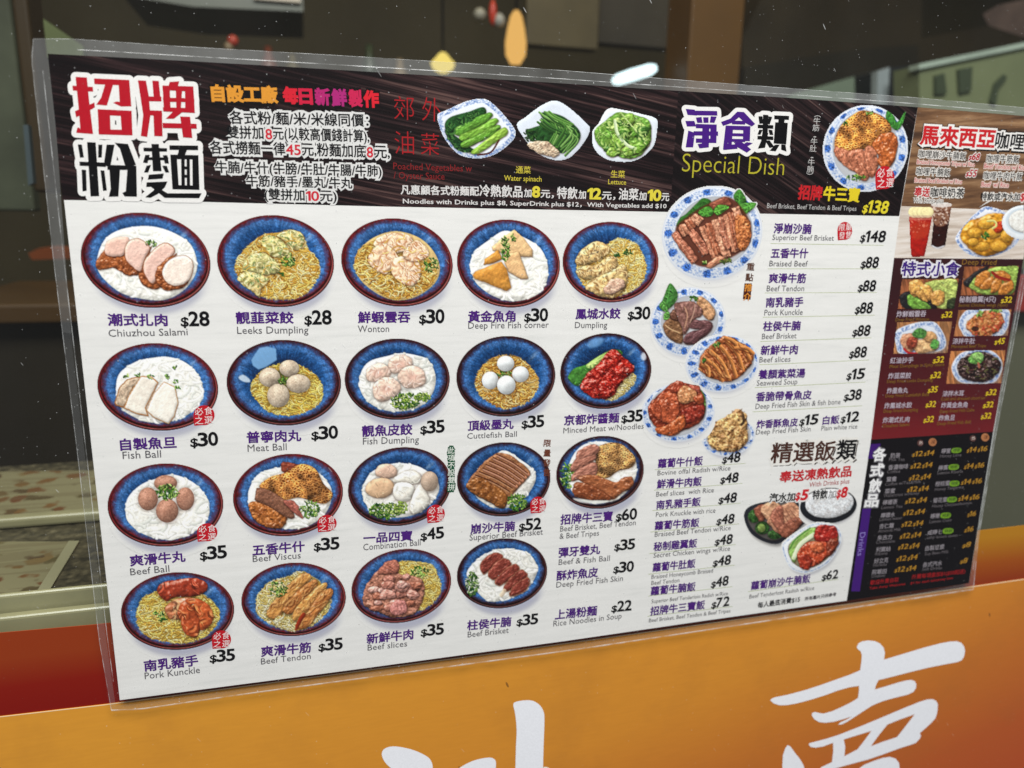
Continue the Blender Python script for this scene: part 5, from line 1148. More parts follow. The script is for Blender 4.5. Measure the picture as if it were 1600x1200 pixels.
for k, p in enumerate(dishes()):
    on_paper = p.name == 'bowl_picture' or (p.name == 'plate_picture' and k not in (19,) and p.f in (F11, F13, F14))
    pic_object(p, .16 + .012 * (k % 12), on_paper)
# ---------------------------------------------------------------- lettering
SPECS = []


def is_cjk(t): return any(ord(ch) > 0x2e00 for ch in t)


def T(name, segs, col, mm=.38, bold=0., shear=0., out=None, outw=.06, parent=None, label=None, thin=0.):
    """segs: (text, x0, y0, x1, y1, h) = left and right end of the baseline and the cap height, in photo pixels"""
    if isinstance(segs, tuple): segs = [segs]
    SPECS.append(dict(name=name, segs=segs, col=col, mm=mm, bold=bold, shear=shear, out=out, outw=outw, parent=parent, label=label, thin=thin))
    return len(SPECS) - 1


def num(t, x0, y0, x1, y1, h):
    """a number, digit by digit"""
    w = [.60 if c == '1' else 1. for c in t]; gap = .10; tot = sum(w) + gap * (len(t) - 1); out = []; a = 0
    for c, k in zip(t, w):
        f, g = a / tot, (a + k) / tot; a += k + gap
        out.append((c, x0 + (x1 - x0) * f, y0 + (y1 - y0) * f, x0 + (x1 - x0) * g, y0 + (y1 - y0) * g, h))
    return out


def price_segs(t, x0, y0, x1, y1, h):
    d = t[1:]; f = {1: .40, 2: .27, 3: .20}[len(d.strip())]
    xm, ym = x0 + (x1 - x0) * f, y0 + (y1 - y0) * f; xn, yn = x0 + (x1 - x0) * (f + .02), y0 + (y1 - y0) * (f + .02)
    return [('$', x0, y0 + h * .02, xm, ym + h * .04, h * .64), *num(d.strip(), xn, yn, x1, y1, h)]


def column(name, text, x0, y0, x1, y1, size, col, **kw):
    """characters one below the other, centres from (x0, y0) to (x1, y1)"""
    n_ = len(text); segs = []
    for i, ch in enumerate(text):
        t = i / max(1, n_ - 1); x = x0 + (x1 - x0) * t; y = y0 + (y1 - y0) * t
        segs.append((ch, x - size / 2, y + size / 2, x + size / 2, y + size / 2 + .03 * size, size))
    return T(name, segs, col, **kw)


PUR = (76, 30, 122); INKB = (12, 11, 14); GREY = (96, 94, 98)


def entry(cn, cx0, cy0, cx1, cy1, ch, price=None, en=None, ncol=PUR, pcol=INKB, ecol=GREY, bold=.026, pb=.024, sh=.0, eb=0.):
    e = T('dish_name', (cn, cx0, cy0, cx1, cy1, ch), ncol, bold=bold, mm=.40)
    if price: T('dish_price', price_segs(*price), pcol, bold=pb, shear=sh, mm=.42, parent=e)
    for k in (en or []): T('dish_translation', k, ecol, mm=.36, parent=e, bold=eb)


def texts():
    # headings -------------------------------------------------
    WH = (240, 239, 236)
    hand = [[(232, 240), (303, 244), (318, 400), (342, 598), (236, 590), (243, 560), (252, 556), (262, 566), (250, 420)], [(212, 295), (340, 303), (342, 333), (216, 326)], [(228, 455), (350, 400), (353, 432), (236, 494)],
            [(347, 250), (567, 260), (569, 296), (350, 286)], [(500, 262), (568, 262), (581, 425), (516, 426), (466, 402), (490, 394), (508, 396)], [(424, 262), (474, 265), (428, 420), (362, 414), (392, 370)],
            [(370, 442), (582, 452), (584, 488), (372, 478)], [(374, 568), (587, 572), (588, 606), (378, 600)], [(370, 442), (446, 446), (452, 600), (378, 600)], [(512, 450), (582, 452), (588, 606), (522, 604)],
            # pai
            [(622, 262), (672, 264), (690, 360), (700, 480), (680, 616), (640, 610), (655, 480)], [(712, 264), (752, 266), (762, 365), (720, 364)], [(660, 362), (768, 364), (769, 394), (662, 392)], [(664, 448), (772, 452), (774, 484), (668, 480)], [(718, 452), (772, 454), (776, 612), (724, 610)],
            [(820, 272), (880, 268), (872, 298), (812, 300)], [(776, 294), (968, 300), (978, 466), (918, 462), (916, 330), (776, 322)], [(776, 294), (820, 296), (826, 446), (784, 446)], [(858, 300), (900, 300), (890, 440), (862, 440)], [(778, 370), (974, 374), (975, 398), (780, 396)], [(778, 430), (976, 436), (977, 466), (780, 456)], [(850, 450), (908, 454), (846, 502), (796, 502)],
            [(886, 488), (948, 490), (962, 622), (904, 618)], [(776, 528), (988, 534), (990, 564), (778, 560)]]
    fen = [[(246, 662), (272, 664), (284, 744), (260, 746)], [(374, 664), (400, 664), (396, 744), (374, 746)], [(304, 648), (358, 650), (380, 986), (326, 988)], [(256, 770), (420, 776), (422, 804), (258, 796)], [(270, 820), (298, 822), (302, 952), (276, 956)], [(388, 824), (412, 826), (428, 950), (404, 954)],
           [(426, 664), (476, 664), (452, 790), (440, 800), (408, 796)], [(476, 652), (560, 660), (610, 790), (560, 806), (540, 790), (510, 690)], [(430, 790), (612, 796), (616, 990), (540, 988), (524, 966), (546, 956), (556, 822), (432, 822)], [(444, 820), (510, 822), (500, 988), (440, 990), (452, 940)],
           # mian
           [(656, 682), (804, 686), (804, 708), (658, 706)], [(706, 660), (752, 660), (766, 790), (770, 830), (716, 830)], [(668, 728), (696, 728), (682, 780), (654, 776)], [(778, 730), (806, 730), (816, 782), (790, 782)], [(664, 742), (812, 744), (812, 762), (664, 760)], [(676, 796), (704, 790), (686, 838), (660, 838)], [(774, 796), (802, 796), (818, 838), (794, 838)],
           [(690, 852), (784, 844), (776, 876), (684, 882)], [(676, 900), (806, 894), (790, 930), (746, 972), (700, 996), (668, 992), (720, 950), (736, 926), (674, 928)], [(690, 916), (722, 916), (806, 968), (1020, 968), (1004, 998), (790, 996)],
           [(818, 668), (998, 670), (998, 698), (820, 696)], [(880, 690), (930, 692), (914, 734), (868, 732)], [(824, 726), (1000, 730), (1006, 944), (964, 944), (962, 756), (866, 754), (878, 942), (838, 940)], [(892, 750), (914, 750), (916, 926), (894, 926)], [(926, 752), (946, 752), (948, 926), (928, 926)], [(838, 916), (1006, 920), (1006, 946), (838, 942)], [(900, 800), (946, 800), (946, 818), (900, 818)], [(900, 852), (946, 852), (946, 870), (900, 870)]]
    HZ = (60, 60, 4.0)
    traced('title_lettering', hand, HZ, (184, 20, 38), WH, 30)
    traced('title_lettering', fen, HZ, (8, 7, 9), WH, 30)
    jing = [[(160, 155), (214, 160), (228, 196), (172, 192)], [(158, 228), (212, 228), (224, 262), (168, 262)], [(160, 388), (205, 388), (216, 300), (176, 286)], [(214, 166), (350, 168), (352, 196), (216, 194)], [(222, 208), (256, 204), (262, 240), (230, 240)], [(266, 206), (298, 206), (298, 240), (268, 240)], [(312, 200), (348, 202), (334, 240), (306, 238)],
            [(222, 246), (346, 250), (346, 276), (222, 272)], [(208, 290), (356, 292), (356, 318), (208, 316)], [(222, 334), (346, 336), (346, 362), (222, 360)], [(310, 250), (348, 250), (346, 362), (308, 360)], [(262, 250), (304, 250), (300, 388), (244, 394), (232, 368), (258, 364)],
            [(472, 172), (512, 174), (580, 246), (560, 262), (520, 240), (482, 206), (440, 240), (386, 258), (374, 234), (430, 214)], [(440, 226), (520, 228), (520, 250), (440, 248)], [(402, 256), (552, 260), (548, 350), (506, 350), (508, 284), (446, 282), (436, 400), (386, 398)], [(436, 302), (520, 304), (520, 322), (436, 320)], [(432, 336), (520, 338), (520, 356), (432, 354)], [(388, 376), (470, 368), (474, 396), (388, 404)], [(452, 356), (500, 356), (556, 400), (530, 420), (470, 384)], [(530, 356), (566, 362), (520, 390), (496, 376)]]
    lei = [[(600, 200), (624, 200), (630, 244), (606, 246)], [(660, 200), (684, 204), (668, 250), (648, 246)], [(628, 190), (660, 192), (656, 318), (624, 316)], [(596, 250), (690, 254), (690, 276), (596, 272)], [(594, 318), (690, 322), (690, 344), (594, 340)], [(624, 300), (660, 300), (640, 390), (596, 396), (616, 350)], [(640, 346), (668, 346), (696, 384), (668, 392)], [(606, 280), (626, 282), (612, 312), (594, 310)], [(660, 280), (684, 284), (690, 314), (668, 312)],
           [(696, 194), (786, 198), (784, 222), (696, 218)], [(702, 236), (778, 240), (768, 370), (692, 364)], [(700, 372), (728, 372), (704, 412), (668, 408)], [(738, 370), (764, 372), (770, 414), (738, 402)], [(722, 214), (760, 216), (756, 240), (720, 238)]]
    SZ = (1030, 130, 3.87)
    traced('section_title', jing, SZ, (70, 24, 128), WH, 24)
    traced('section_title', lei, SZ, (8, 7, 9), WH, 24)
    traced('title_gap', [[(712, 258), (758, 260), (757, 272), (711, 270)], [(710, 288), (756, 290), (755, 302), (709, 300)], [(708, 318), (754, 320), (753, 332), (707, 330)]], SZ, (226, 226, 226), None, 0, .52)
    OUTK = (14, 10, 12)
    T('heading', ('自設工廠', 331.7, 158, 434.8, 160.5, 25), (224, 152, 52), bold=.05, out=OUTK, outw=.13)
    for ch, x0, x1, y, c in (('每', 443, 466, 161.5, (214, 34, 52)), ('日', 468.5, 488.5, 162.5, (206, 32, 66)), ('新', 493, 516, 163.5, (182, 38, 112)), ('鮮', 519, 542, 164.8, (176, 40, 120)), ('製', 545, 567, 166, (204, 36, 84)), ('作', 569, 592, 167, (220, 34, 50))):
        T('heading', (ch, x0, y, x1, y + .4, 25), c, bold=.05, out=OUTK, outw=.13)
    N = []
    H = dict(bold=.020, out=(226, 226, 224), outw=.15, mm=.44); Rr = (206, 40, 56)
    T('note_line', ('各式粉/麵/米/米線同價：', 359, 193.5, 576, 198, 20.5), INKB, **H)
    T('note_line', [('雙拼加', 355, 216, 412, 217.5, 20), ('元(以較高價錢計算),', 427, 218, 577, 222.5, 20)], INKB, **H); T('note_line', ('8', 415.5, 217.3, 425.5, 217.6, 15.5), Rr, **H)
    T('note_line', [('各式撈麵一律', 328.5, 240, 446, 242.6, 20.5), ('元,粉麵加底', 472, 243, 571, 246.3, 20.5), ('元,', 585, 246.6, 609, 247.5, 20.5)], INKB, **H); T('note_line', ('45', 447.5, 241.6, 470, 242.2, 15.5), Rr, **H); T('note_line', ('8', 573.5, 245.6, 583, 245.8, 15.5), Rr, **H)
    T('note_line', ('牛腩/牛什(牛膀/牛肚/牛腸/牛肺)', 337, 270, 596, 276, 19), INKB, **H)
    T('note_line', ('牛筋/豬手/墨丸/牛丸', 385, 291, 550.5, 294.8, 18), INKB, **H)
    T('note_line', [('(雙拼加', 414, 312.3, 476, 313.6, 18), ('元)', 500, 314.3, 526, 315, 18)], INKB, **H); T('note_line', num('10', 478.5, 313.2, 498.5, 313.8, 14.5), Rr, **H)
    RD = (170, 30, 36)
    T('vegetable_heading', [('郊', 616, 187, 647, 188.5, 38), ('外', 659.5, 189, 688, 191, 38), ('油', 617, 241, 647, 242, 37), ('菜', 657.5, 242, 686, 243.5, 35)], RD, thin=.010)
    T('vegetable_heading', [('Poached Vegetables w', 614.5, 264.5, 737, 268.3, 10.5), ('/ Oyster Sauce', 615, 279, 694.5, 280.8, 10.5)], (136, 34, 36))
    YE = (206, 190, 66)
    T('vegetable_name', [('通菜', 805.6, 270.8, 829, 271.6, 11.5), ('Water spinach', 787.5, 281.8, 846, 283.8, 8)], YE, bold=.01); T('vegetable_name', [('生菜', 954, 277.4, 976, 278.2, 11.5), ('Lettuce', 950, 287.6, 978, 288.6, 7.5)], YE, bold=.01)
    WT = (222, 220, 218)
    T('drinks_offer', [('凡惠顧各式粉麵配', 626, 303.4, 748, 305.8, 14.5), ('冷熱飲品', 749, 306.5, 816, 308.4, 18), ('加', 818.5, 307.8, 830, 308.2, 13), ('元，', 844.5, 308.8, 865, 309.6, 13), ('特飲', 870, 310, 902, 310.8, 18), ('加', 903.5, 310.4, 915, 310.8, 13), ('元，', 940, 311.6, 961, 312.2, 13), ('油菜', 966, 312, 997, 312.8, 18), ('加', 998, 312.6, 1009.5, 313, 13), ('元', 1033, 313.8, 1045, 314.2, 13)], WT, bold=.024)
    [T('drinks_offer', num(*g), (222, 208, 66), bold=.04) for g in (('8', 831.5, 307.6, 843, 308, 16), ('12', 917.8, 310.4, 938.5, 311, 16), ('10', 1011.8, 312.8, 1032, 313.4, 16))]
    T('drinks_offer', ('Noodles with Drinks plus $8, SuperDrink plus $12，With Vegetables add $10', 629.6, 318.5, 1041, 326, 9.6), WT, bold=.016)
    T('section_subtitle', ('Special Dish', 1065, 268, 1224, 274, 25), (184, 176, 48), thin=.012)
    column('dish_note', '︵牛筋．牛肚．牛腩︶', 1277, 178, 1264, 275, 10.5, (200, 198, 196))
    e = T('dish_name', [('招牌', 1246, 311, 1283, 312.8, 22)], (196, 34, 40), bold=.036, mm=.46); T('dish_name', ('牛三寶', 1285, 313, 1342, 315.8, 22), (226, 204, 40), bold=.036, mm=.46)
    T('dish_translation', ('Beef Brisket, Beef Tendon & Beef Tripes', 1198, 325, 1337.5, 329.5, 6.6), (196, 194, 192), parent=e); T('dish_price', price_segs('$138', 1346.5, 331.4, 1386.6, 333.4, 18.5), (226, 210, 50), bold=.026, shear=.12, parent=e)
    # bowls ------------------------------------------------------
    D = [('潮式扎肉', 169, 508.5, 262, 509, 18.5, '$28', 283, 509, 327.5, 508.5, 21.5, 'Chiuzhou Salami', 170, 526, 293.6, 523.6, 9.8),
         ('靚韮菜餃', 369, 505.3, 459, 505, 18, '$28', 476, 506.5, 518, 506, 21, 'Leeks Dumpling', 370.7, 521.5, 482, 520.5, 9.8),
         ('鮮蝦雲吞', 559.5, 504.5, 641, 503.5, 17.5, '$30', 655, 504.8, 694, 504, 20.5, 'Wonton', 559, 519, 608, 518.5, 9.3),
         ('黃金魚角', 731, 503, 805, 502, 17, '$30', 819, 501.5, 855.5, 501, 19, 'Deep Fire Fish corner', 731.5, 513.5, 857, 512, 9),
         ('鳳城水餃', 899, 498.5, 969, 497.5, 16, '$30', 980.5, 498.5, 1015, 498, 18.5, 'Dumpling', 898, 512.5, 948.5, 512, 8.4),
         ('自製魚旦', 188.7, 703.7, 276, 699.5, 18, '$30', 298, 697.5, 341, 695, 20, 'Fish Ball', 192, 717, 252, 714.5, 10),
         ('普寧肉丸', 386, 692, 470.5, 688.7, 17.5, '$30', 487, 686.5, 528, 684, 19, 'Meat Ball', 387, 705.5, 448, 703, 9.5),
         ('靚魚皮餃', 565.7, 682, 644.4, 678.7, 17, '$35', 657, 677.5, 694.4, 674.5, 18.5, 'Fish Dumpling', 567, 694.5, 654.5, 691.5, 9.3),
         ('頂級墨丸', 731, 673, 802, 669.5, 15.5, '$35', 815, 668.5, 849.7, 666, 17.5, 'Cuttlefish Ball', 729.7, 685.5, 807.4, 682, 7.6),
         ('京都炸醬麵', 881, 664.5, 966.6, 660, 15.5, '$35', 970.7, 660, 1003.6, 657, 17, 'Minced Meat w/Noodles', 880, 677, 1005.5, 669.5, 7.6),
         ('爽滑牛丸', 203.7, 884.5, 290, 877, 17, '$35', 313, 874.5, 354.5, 870.7, 19, 'Beef Ball', 204, 898.7, 265, 893, 9.3),
         ('五香牛什', 395, 868, 476, 861, 16.5, '$35', 490.7, 860, 530, 857, 18, 'Beef Viscus', 395, 878, 470, 872, 8.7),
         ('一品四寶', 568, 848.5, 644, 844, 15.5, '$45', 657.5, 844, 693.6, 839.7, 17, 'Combination Ball', 567.6, 859.8, 657, 851.7, 8.7),
         ('崩沙牛腩', 735, 834, 804, 828.8, 15, '$52', 810.7, 828.8, 845, 826, 17, 'Superior Beef Brisket', 733.5, 844.5, 848, 835, 8.3),
         ('南乳豬手', 226, 1049, 309.6, 1039.4, 17, '$35', 328, 1034.5, 367, 1031, 17.5, 'Pork Kunckle', 226.5, 1061, 312.6, 1051, 9),
         ('爽滑牛筋', 408, 1026, 485.6, 1018.6, 16, '$35', 497.8, 1016.7, 535, 1013.3, 17, 'Beef Tendon', 408, 1038, 485.6, 1029, 8.2),
         ('新鮮牛肉', 573, 1006, 645.5, 998, 15.5, '$35', 657.5, 993.8, 693, 990, 16.5, 'Beef slices', 574.4, 1016.3, 636, 1009.5, 8),
         ('柱侯牛腩', 729.7, 984.8, 798, 978, 15, '$35', 807, 977.4, 840, 974, 15.5, 'Beef Brisket', 730.6, 995.8, 794.7, 988.3, 7.8),
         ('彈牙雙丸', 872.6, 871, 937, 865, 15, '$35', 959.6, 860, 991.4, 857, 15.5, 'Beef & Fish Ball', 872.6, 882.6, 952.4, 876, 7.6),
         ('酥炸魚皮', 869.4, 907, 934, 901, 15, '$30', 958, 895, 989.4, 892, 15.5, 'Deep Fried Fish Skin', 869, 918, 973, 907.4, 7.6),
         ('上湯粉麵', 867, 968, 932, 961, 15, '$22', 955, 956, 986, 953, 15.5, 'Rice Noodles in Soup', 864.4, 978.6, 971, 966, 7.6)]
    for d in D: entry(*d[:6], price=d[6:12], en=[d[12:18]])
    entry('招牌牛三寶', 875.4, 819.6, 957, 813.5, 15.5, ('$60', 962, 813.5, 994.4, 810.5, 16.5), [('Beef Brisket, Beef Tendon', 875, 830.5, 993, 820.3, 7.5), ('& Beef Tripes', 874, 842, 935.6, 836.5, 7.5)])
    column('dish_note', '此項不設雙拼', 704.4, 703.5, 704.4, 761, 10.5, (226, 232, 222), out=(26, 84, 56), outw=.20, bold=.01)
    column('dish_note', '限量發售', 854.6, 692, 853.2, 738, 11, (112, 58, 38), bold=.02)
    column('dish_note', '重點', 1171.9, 416.5, 1170, 433, 12, (92, 56, 40), bold=.02)
    sheet('note_box', [(990 + x / 3.75, 400 + y / 3.75) for x, y in ((650, 160), (693, 160), (685, 255), (640, 252))], .33, ink(80, 32, 20), menu)
    column('dish_note', '推介', 1168.3, 449, 1166.6, 463.5, 12, (222, 146, 58), bold=.02)
    # special dishes ---------------------------------------------
    A = [('淨崩沙腩', 1208.3, 364.2, 1266.7, 365.4, 15.5, '$148', 1343, 377.5, 1382.5, 378, 17, 'Superior Beef Brisket', 1206.3, 374.8, 1302.3, 376, 7.4),
         ('五香牛什', 1204, 403, 1261.7, 403, 15, '$88', 1344, 418.4, 1371.7, 418.2, 16.5, 'Braised Beef', 1201.6, 416, 1261.4, 416.3, 7.8),
         ('爽滑牛筋', 1200.5, 442, 1258, 442, 15, '$88', 1339.6, 455, 1367.3, 454.5, 16.5, 'Beef Tendon', 1197.5, 455, 1256, 454.8, 7.8),
         ('南乳豬手', 1196, 480, 1254, 479, 15, '$88', 1335, 489.6, 1362.4, 489, 16.5, 'Pork Kunckle', 1193.8, 492.8, 1253.6, 491.8, 7.8),
         ('柱侯牛腩', 1191.7, 517, 1249.8, 515.6, 14.5, '$88', 1331, 525, 1358.6, 524, 16, 'Beef Brisket', 1190, 529.8, 1244, 528.4, 7.5),
         ('新鮮牛肉', 1188, 554.6, 1245.4, 553, 14.5, '$88', 1326, 559, 1353, 557.6, 16, 'Beef slices', 1186, 566.3, 1234.6, 565, 7.5),
         ('養顏紫菜湯', 1184, 592, 1257, 589.5, 14, '$15', 1322, 593, 1350, 591, 15.5, 'Seaweed Soup', 1182, 602.7, 1245.4, 600, 7.4),
         ('香脆帶骨魚皮', 1180.6, 627, 1267.3, 623.3, 14, '$38', 1317.7, 626, 1345, 623.6, 15.5, 'Deep Fried Fish Skin & fish bone', 1180, 639, 1312.8, 631.3, 7.2),
         ('炸香酥魚皮', 1181.5, 669.6, 1246, 665.6, 13, '$15', 1248.3, 664.6, 1277.5, 662, 15, 'Deep Fried Fish Skin', 1180.6, 679, 1266, 673.6, 6.8),
         ('白飯', 1284.8, 663.4, 1310.5, 661.6, 13, '$12', 1312.8, 660.5, 1341, 657.6, 15, 'Plain white rice', 1282.7, 672.8, 1339, 669.4, 6.4)]
    for d in A: entry(*d[:6], price=d[6:12], en=[d[12:18]], sh=.08)
    rules = [(1204, 380.5, 1380.5, 383.4), (1199.6, 420, 1374.6, 420), (1195, 457.8, 1370, 457), (1191.7, 495.7, 1367, 492.5), (1188, 533.6, 1361.5, 527.8), (1185, 570, 1357.7, 562.5), (1179, 605.7, 1352, 597), (1176, 643.6, 1347, 634),
             (1023, 734, 1165, 724), (1022, 766, 1160, 755.2), (1019.4, 797.8, 1157.5, 786.2), (1016.3, 831.4, 1155, 818.5), (1014.2, 865, 1149.8, 850.8), (1013, 897.3, 1148.5, 883), (1013, 931.4, 1144.6, 916.6), (1011.6, 963, 1144.6, 947.6), (1169, 924.4, 1310, 905)]
    for x0, y0, x1, y1 in rules: sheet('rule_line', [(x0, y0 - .45), (x1, y1 - .4), (x1, y1 + .4), (x0, y0 + .45)], .14, ink(184, 194, 150), menu)
    # rice dishes ------------------------------------------------
    B = [('蘿蔔牛什飯', 1027.6, 731.2, 1097.4, 726.4, 14, '$48', 1127.8, 723.5, 1156, 721, 14.5, [('Bovine offal Radish w/Rice', 1027, 742.8, 1140.8, 734.6, 6.6)]),
         ('鮮滑牛肉飯', 1025.8, 763.5, 1095.6, 758.4, 14, '$48', 1124.7, 755.2, 1153, 752.6, 14.5, [('Beef slices  with Rice', 1025, 775.9, 1115, 769, 6.6)]),
         ('南乳豬手飯', 1025, 795.8, 1093.8, 790, 13.5, '$48', 1122, 786.7, 1150.3, 784, 14.5, [('Pork Knuckle with rice', 1024.5, 808, 1117.5, 800.8, 6.6)]),
         ('蘿蔔牛筋飯', 1022.7, 828.3, 1091.7, 822.6, 13.5, '$48', 1118.8, 819.8, 1146.7, 816.8, 14, [('Braised Beef Tendon w/Rice', 1022.7, 838.6, 1141.3, 828, 6.6)]),
         ('秘制雞翼飯', 1020.7, 861, 1088.3, 855, 13.5, '$48', 1116.2, 852, 1143.9, 848.6, 14, [('Secret Chicken wings w/Rice', 1020.7, 871.4, 1140.2, 860.2, 6.6)]),
         ('蘿蔔牛肚飯', 1019.4, 893.4, 1085.7, 886.6, 13.5, '$48', 1113.1, 884.9, 1141.3, 881.2, 14, [('Braised Honeycomb Braised', 1017.6, 904.5, 1113.6, 894.2, 5.6), ('Beef Tendon', 1017.3, 914, 1061.2, 909.4, 5.6)]),
         ('蘿蔔牛腩飯', 1016.3, 930.3, 1086, 922.6, 13.5, '$48', 1110.5, 918, 1137.7, 913.6, 14, [('Superior Beef Tenderloin Radish w/Rice', 1017.6, 942.5, 1136.9, 929.4, 5)]),
         ('招牌牛三寶飯', 1015.5, 961.8, 1100.7, 951, 13.5, '$72', 1111, 950.2, 1138.7, 945.8, 14, [('Beef Brisket, Beef Tendon & Beef Tripes', 1013.7, 972.2, 1140.8, 956.7, 5)]),
         ('蘿蔔崩沙牛腩飯', 1173, 921.8, 1265.2, 909.8, 13, '$62', 1283.3, 907, 1308.6, 903, 13, [('Beef Tenderlost Radish w/Rice', 1170.5, 935.2, 1271.7, 921.3, 5.4)])]
    for d in B: entry(*d[:6], price=d[6:12], en=d[12], sh=.08)
    T('section_title', [('精選飯', 1203, 723.5, 1303, 718.8, 31)], (74, 44, 34), bold=.022, out=(238, 236, 230), outw=.11, mm=.46); T('section_title', ('類', 1305, 718.6, 1336, 717, 31), INKB, bold=.022, out=(238, 236, 230), outw=.11, mm=.46)
    T('title_shadow', [('精選飯', 1204.6, 726.4, 1304.6, 721.6, 31), ('類', 1306.4, 721.4, 1337.4, 719.8, 31)], (70, 60, 52), bold=.07, mm=.36)
    T('offer_line', ('奉送凍熱飲品', 1217, 754, 1329.3, 744, 17), (196, 36, 44), bold=.03); T('offer_line', ('With Drinks plus', 1264, 761, 1326.7, 755, 6.6), (176, 60, 64))
    T('offer_line', [('汽水加', 1201, 784.6, 1241, 782.6, 13.5), ('特飲', 1268.6, 780, 1291.8, 778.6, 13.5)], INKB, bold=.03, out=(236, 236, 234), outw=.09, mm=.46); T('offer_line', ('加', 1293.2, 778.6, 1305, 778, 13), (120, 118, 118), mm=.46)
    T('offer_line', [('$', 1242, 781.2, 1249, 780.8, 11), ('5', 1250.5, 781, 1261.4, 780.2, 15), ('$', 1306.2, 777.8, 1312.4, 777.4, 12), ('8', 1313.4, 777, 1322.8, 776.2, 15)], (206, 36, 44), bold=.045, shear=.1, out=(240, 238, 236), outw=.1, mm=.48)
    T('small_print', ('每人最底消費$15', 1183.4, 950.2, 1249.2, 940.4, 9), (40, 38, 42), bold=.02); T('small_print', ('所有圖片只供參考', 1257, 938.6, 1306, 931, 5.8), (70, 66, 70), bold=.02)
    # curry panel ------------------------------------------------
    T('section_title', ('馬來西亞', 1436, 225.5, 1552, 231.5, 30), (200, 34, 40), bold=.035, out=(240, 238, 234), outw=.10, mm=.46); T('section_title', ('咖哩', 1553.3, 231.5, 1598, 234.8, 26), INKB, bold=.02, out=(240, 238, 234), outw=.09, mm=.46)
    T('title_shadow', [('馬來西亞', 1435, 226.5, 1552, 232.6, 30.5), ('咖哩', 1553.3, 232.6, 1599, 236, 27)], (30, 22, 20), bold=.17, mm=.36)
    CU = [('咖哩崩沙牛腩飯', 1434.3, 245.8, 1508.5, 249.8, 12, '$68', 1512.5, 249.5, 1530, 250.5, 10.5, 'Braised Honeycomb Tripes w/ Rice', 1432, 255.8, 1522.3, 260.2, 5.6),
          ('咖哩牛腩飯', 1430.8, 273.3, 1484, 275.2, 12, '$55', 1508, 275.3, 1525.3, 276, 10.5, 'Braised Beef Brisket w/ Rice', 1428.5, 284.5, 1502.5, 287, 5.6),
          ('咖哩牛筋飯', 1540.5, 253.5, 1591.8, 254.8, 12, None, 'Beef Tendon w/ Rice', 1537, 262.8, 1604, 266, 6.4), ('咖哩牛肉片飯', 1535.8, 280.2, 1596.5, 281.5, 12, None, 'Beef  w/ Rice', 1532.8, 291.5, 1575.5, 292.6, 6.4)]
    HO = dict(out=(232, 228, 222), outw=.10, mm=.44)
    for d in CU:
        e = T('dish_name', d[:6], (40, 36, 34), bold=.012, **HO)
        if d[6]: T('dish_price', price_segs(*d[6:12]), (176, 30, 46), bold=.03, shear=.2, parent=e, **HO); k = d[12:]
        else: k = d[7:]
        T('dish_translation', k, (190, 62, 70), parent=e, out=(226, 206, 196), outw=.13, mm=.42)
    T('offer_line', ('奉送', 1427.3, 306.8, 1451.8, 307.4, 14.5), (190, 34, 44), bold=.03, **HO); T('offer_line', ('咖啡奶茶', 1453, 307.4, 1505.5, 308.6, 14.5), INKB, bold=.02, **HO); T('offer_line', ('With Drinks plus', 1426, 316.4, 1473.3, 317.2, 6.2), (70, 66, 66), **HO)
    T('offer_line', ('特飲或汽水加', 1531, 312.7, 1592.5, 313.4, 11.5), INKB, bold=.025, **HO); T('offer_line', ('$5', 1593.5, 313.2, 1606, 313.4, 11), (196, 34, 44), bold=.03, **HO)
    # snacks -----------------------------------------------------
    T('section_title', ('特式小食', 1407.5, 430.6, 1497.5, 431.2, 22), (64, 34, 124), bold=.03, out=(232, 230, 236), outw=.11, mm=.46); T('section_subtitle', ('Deep Fried', 1502.5, 413.4, 1556, 413.8, 7.6), (142, 104, 40))
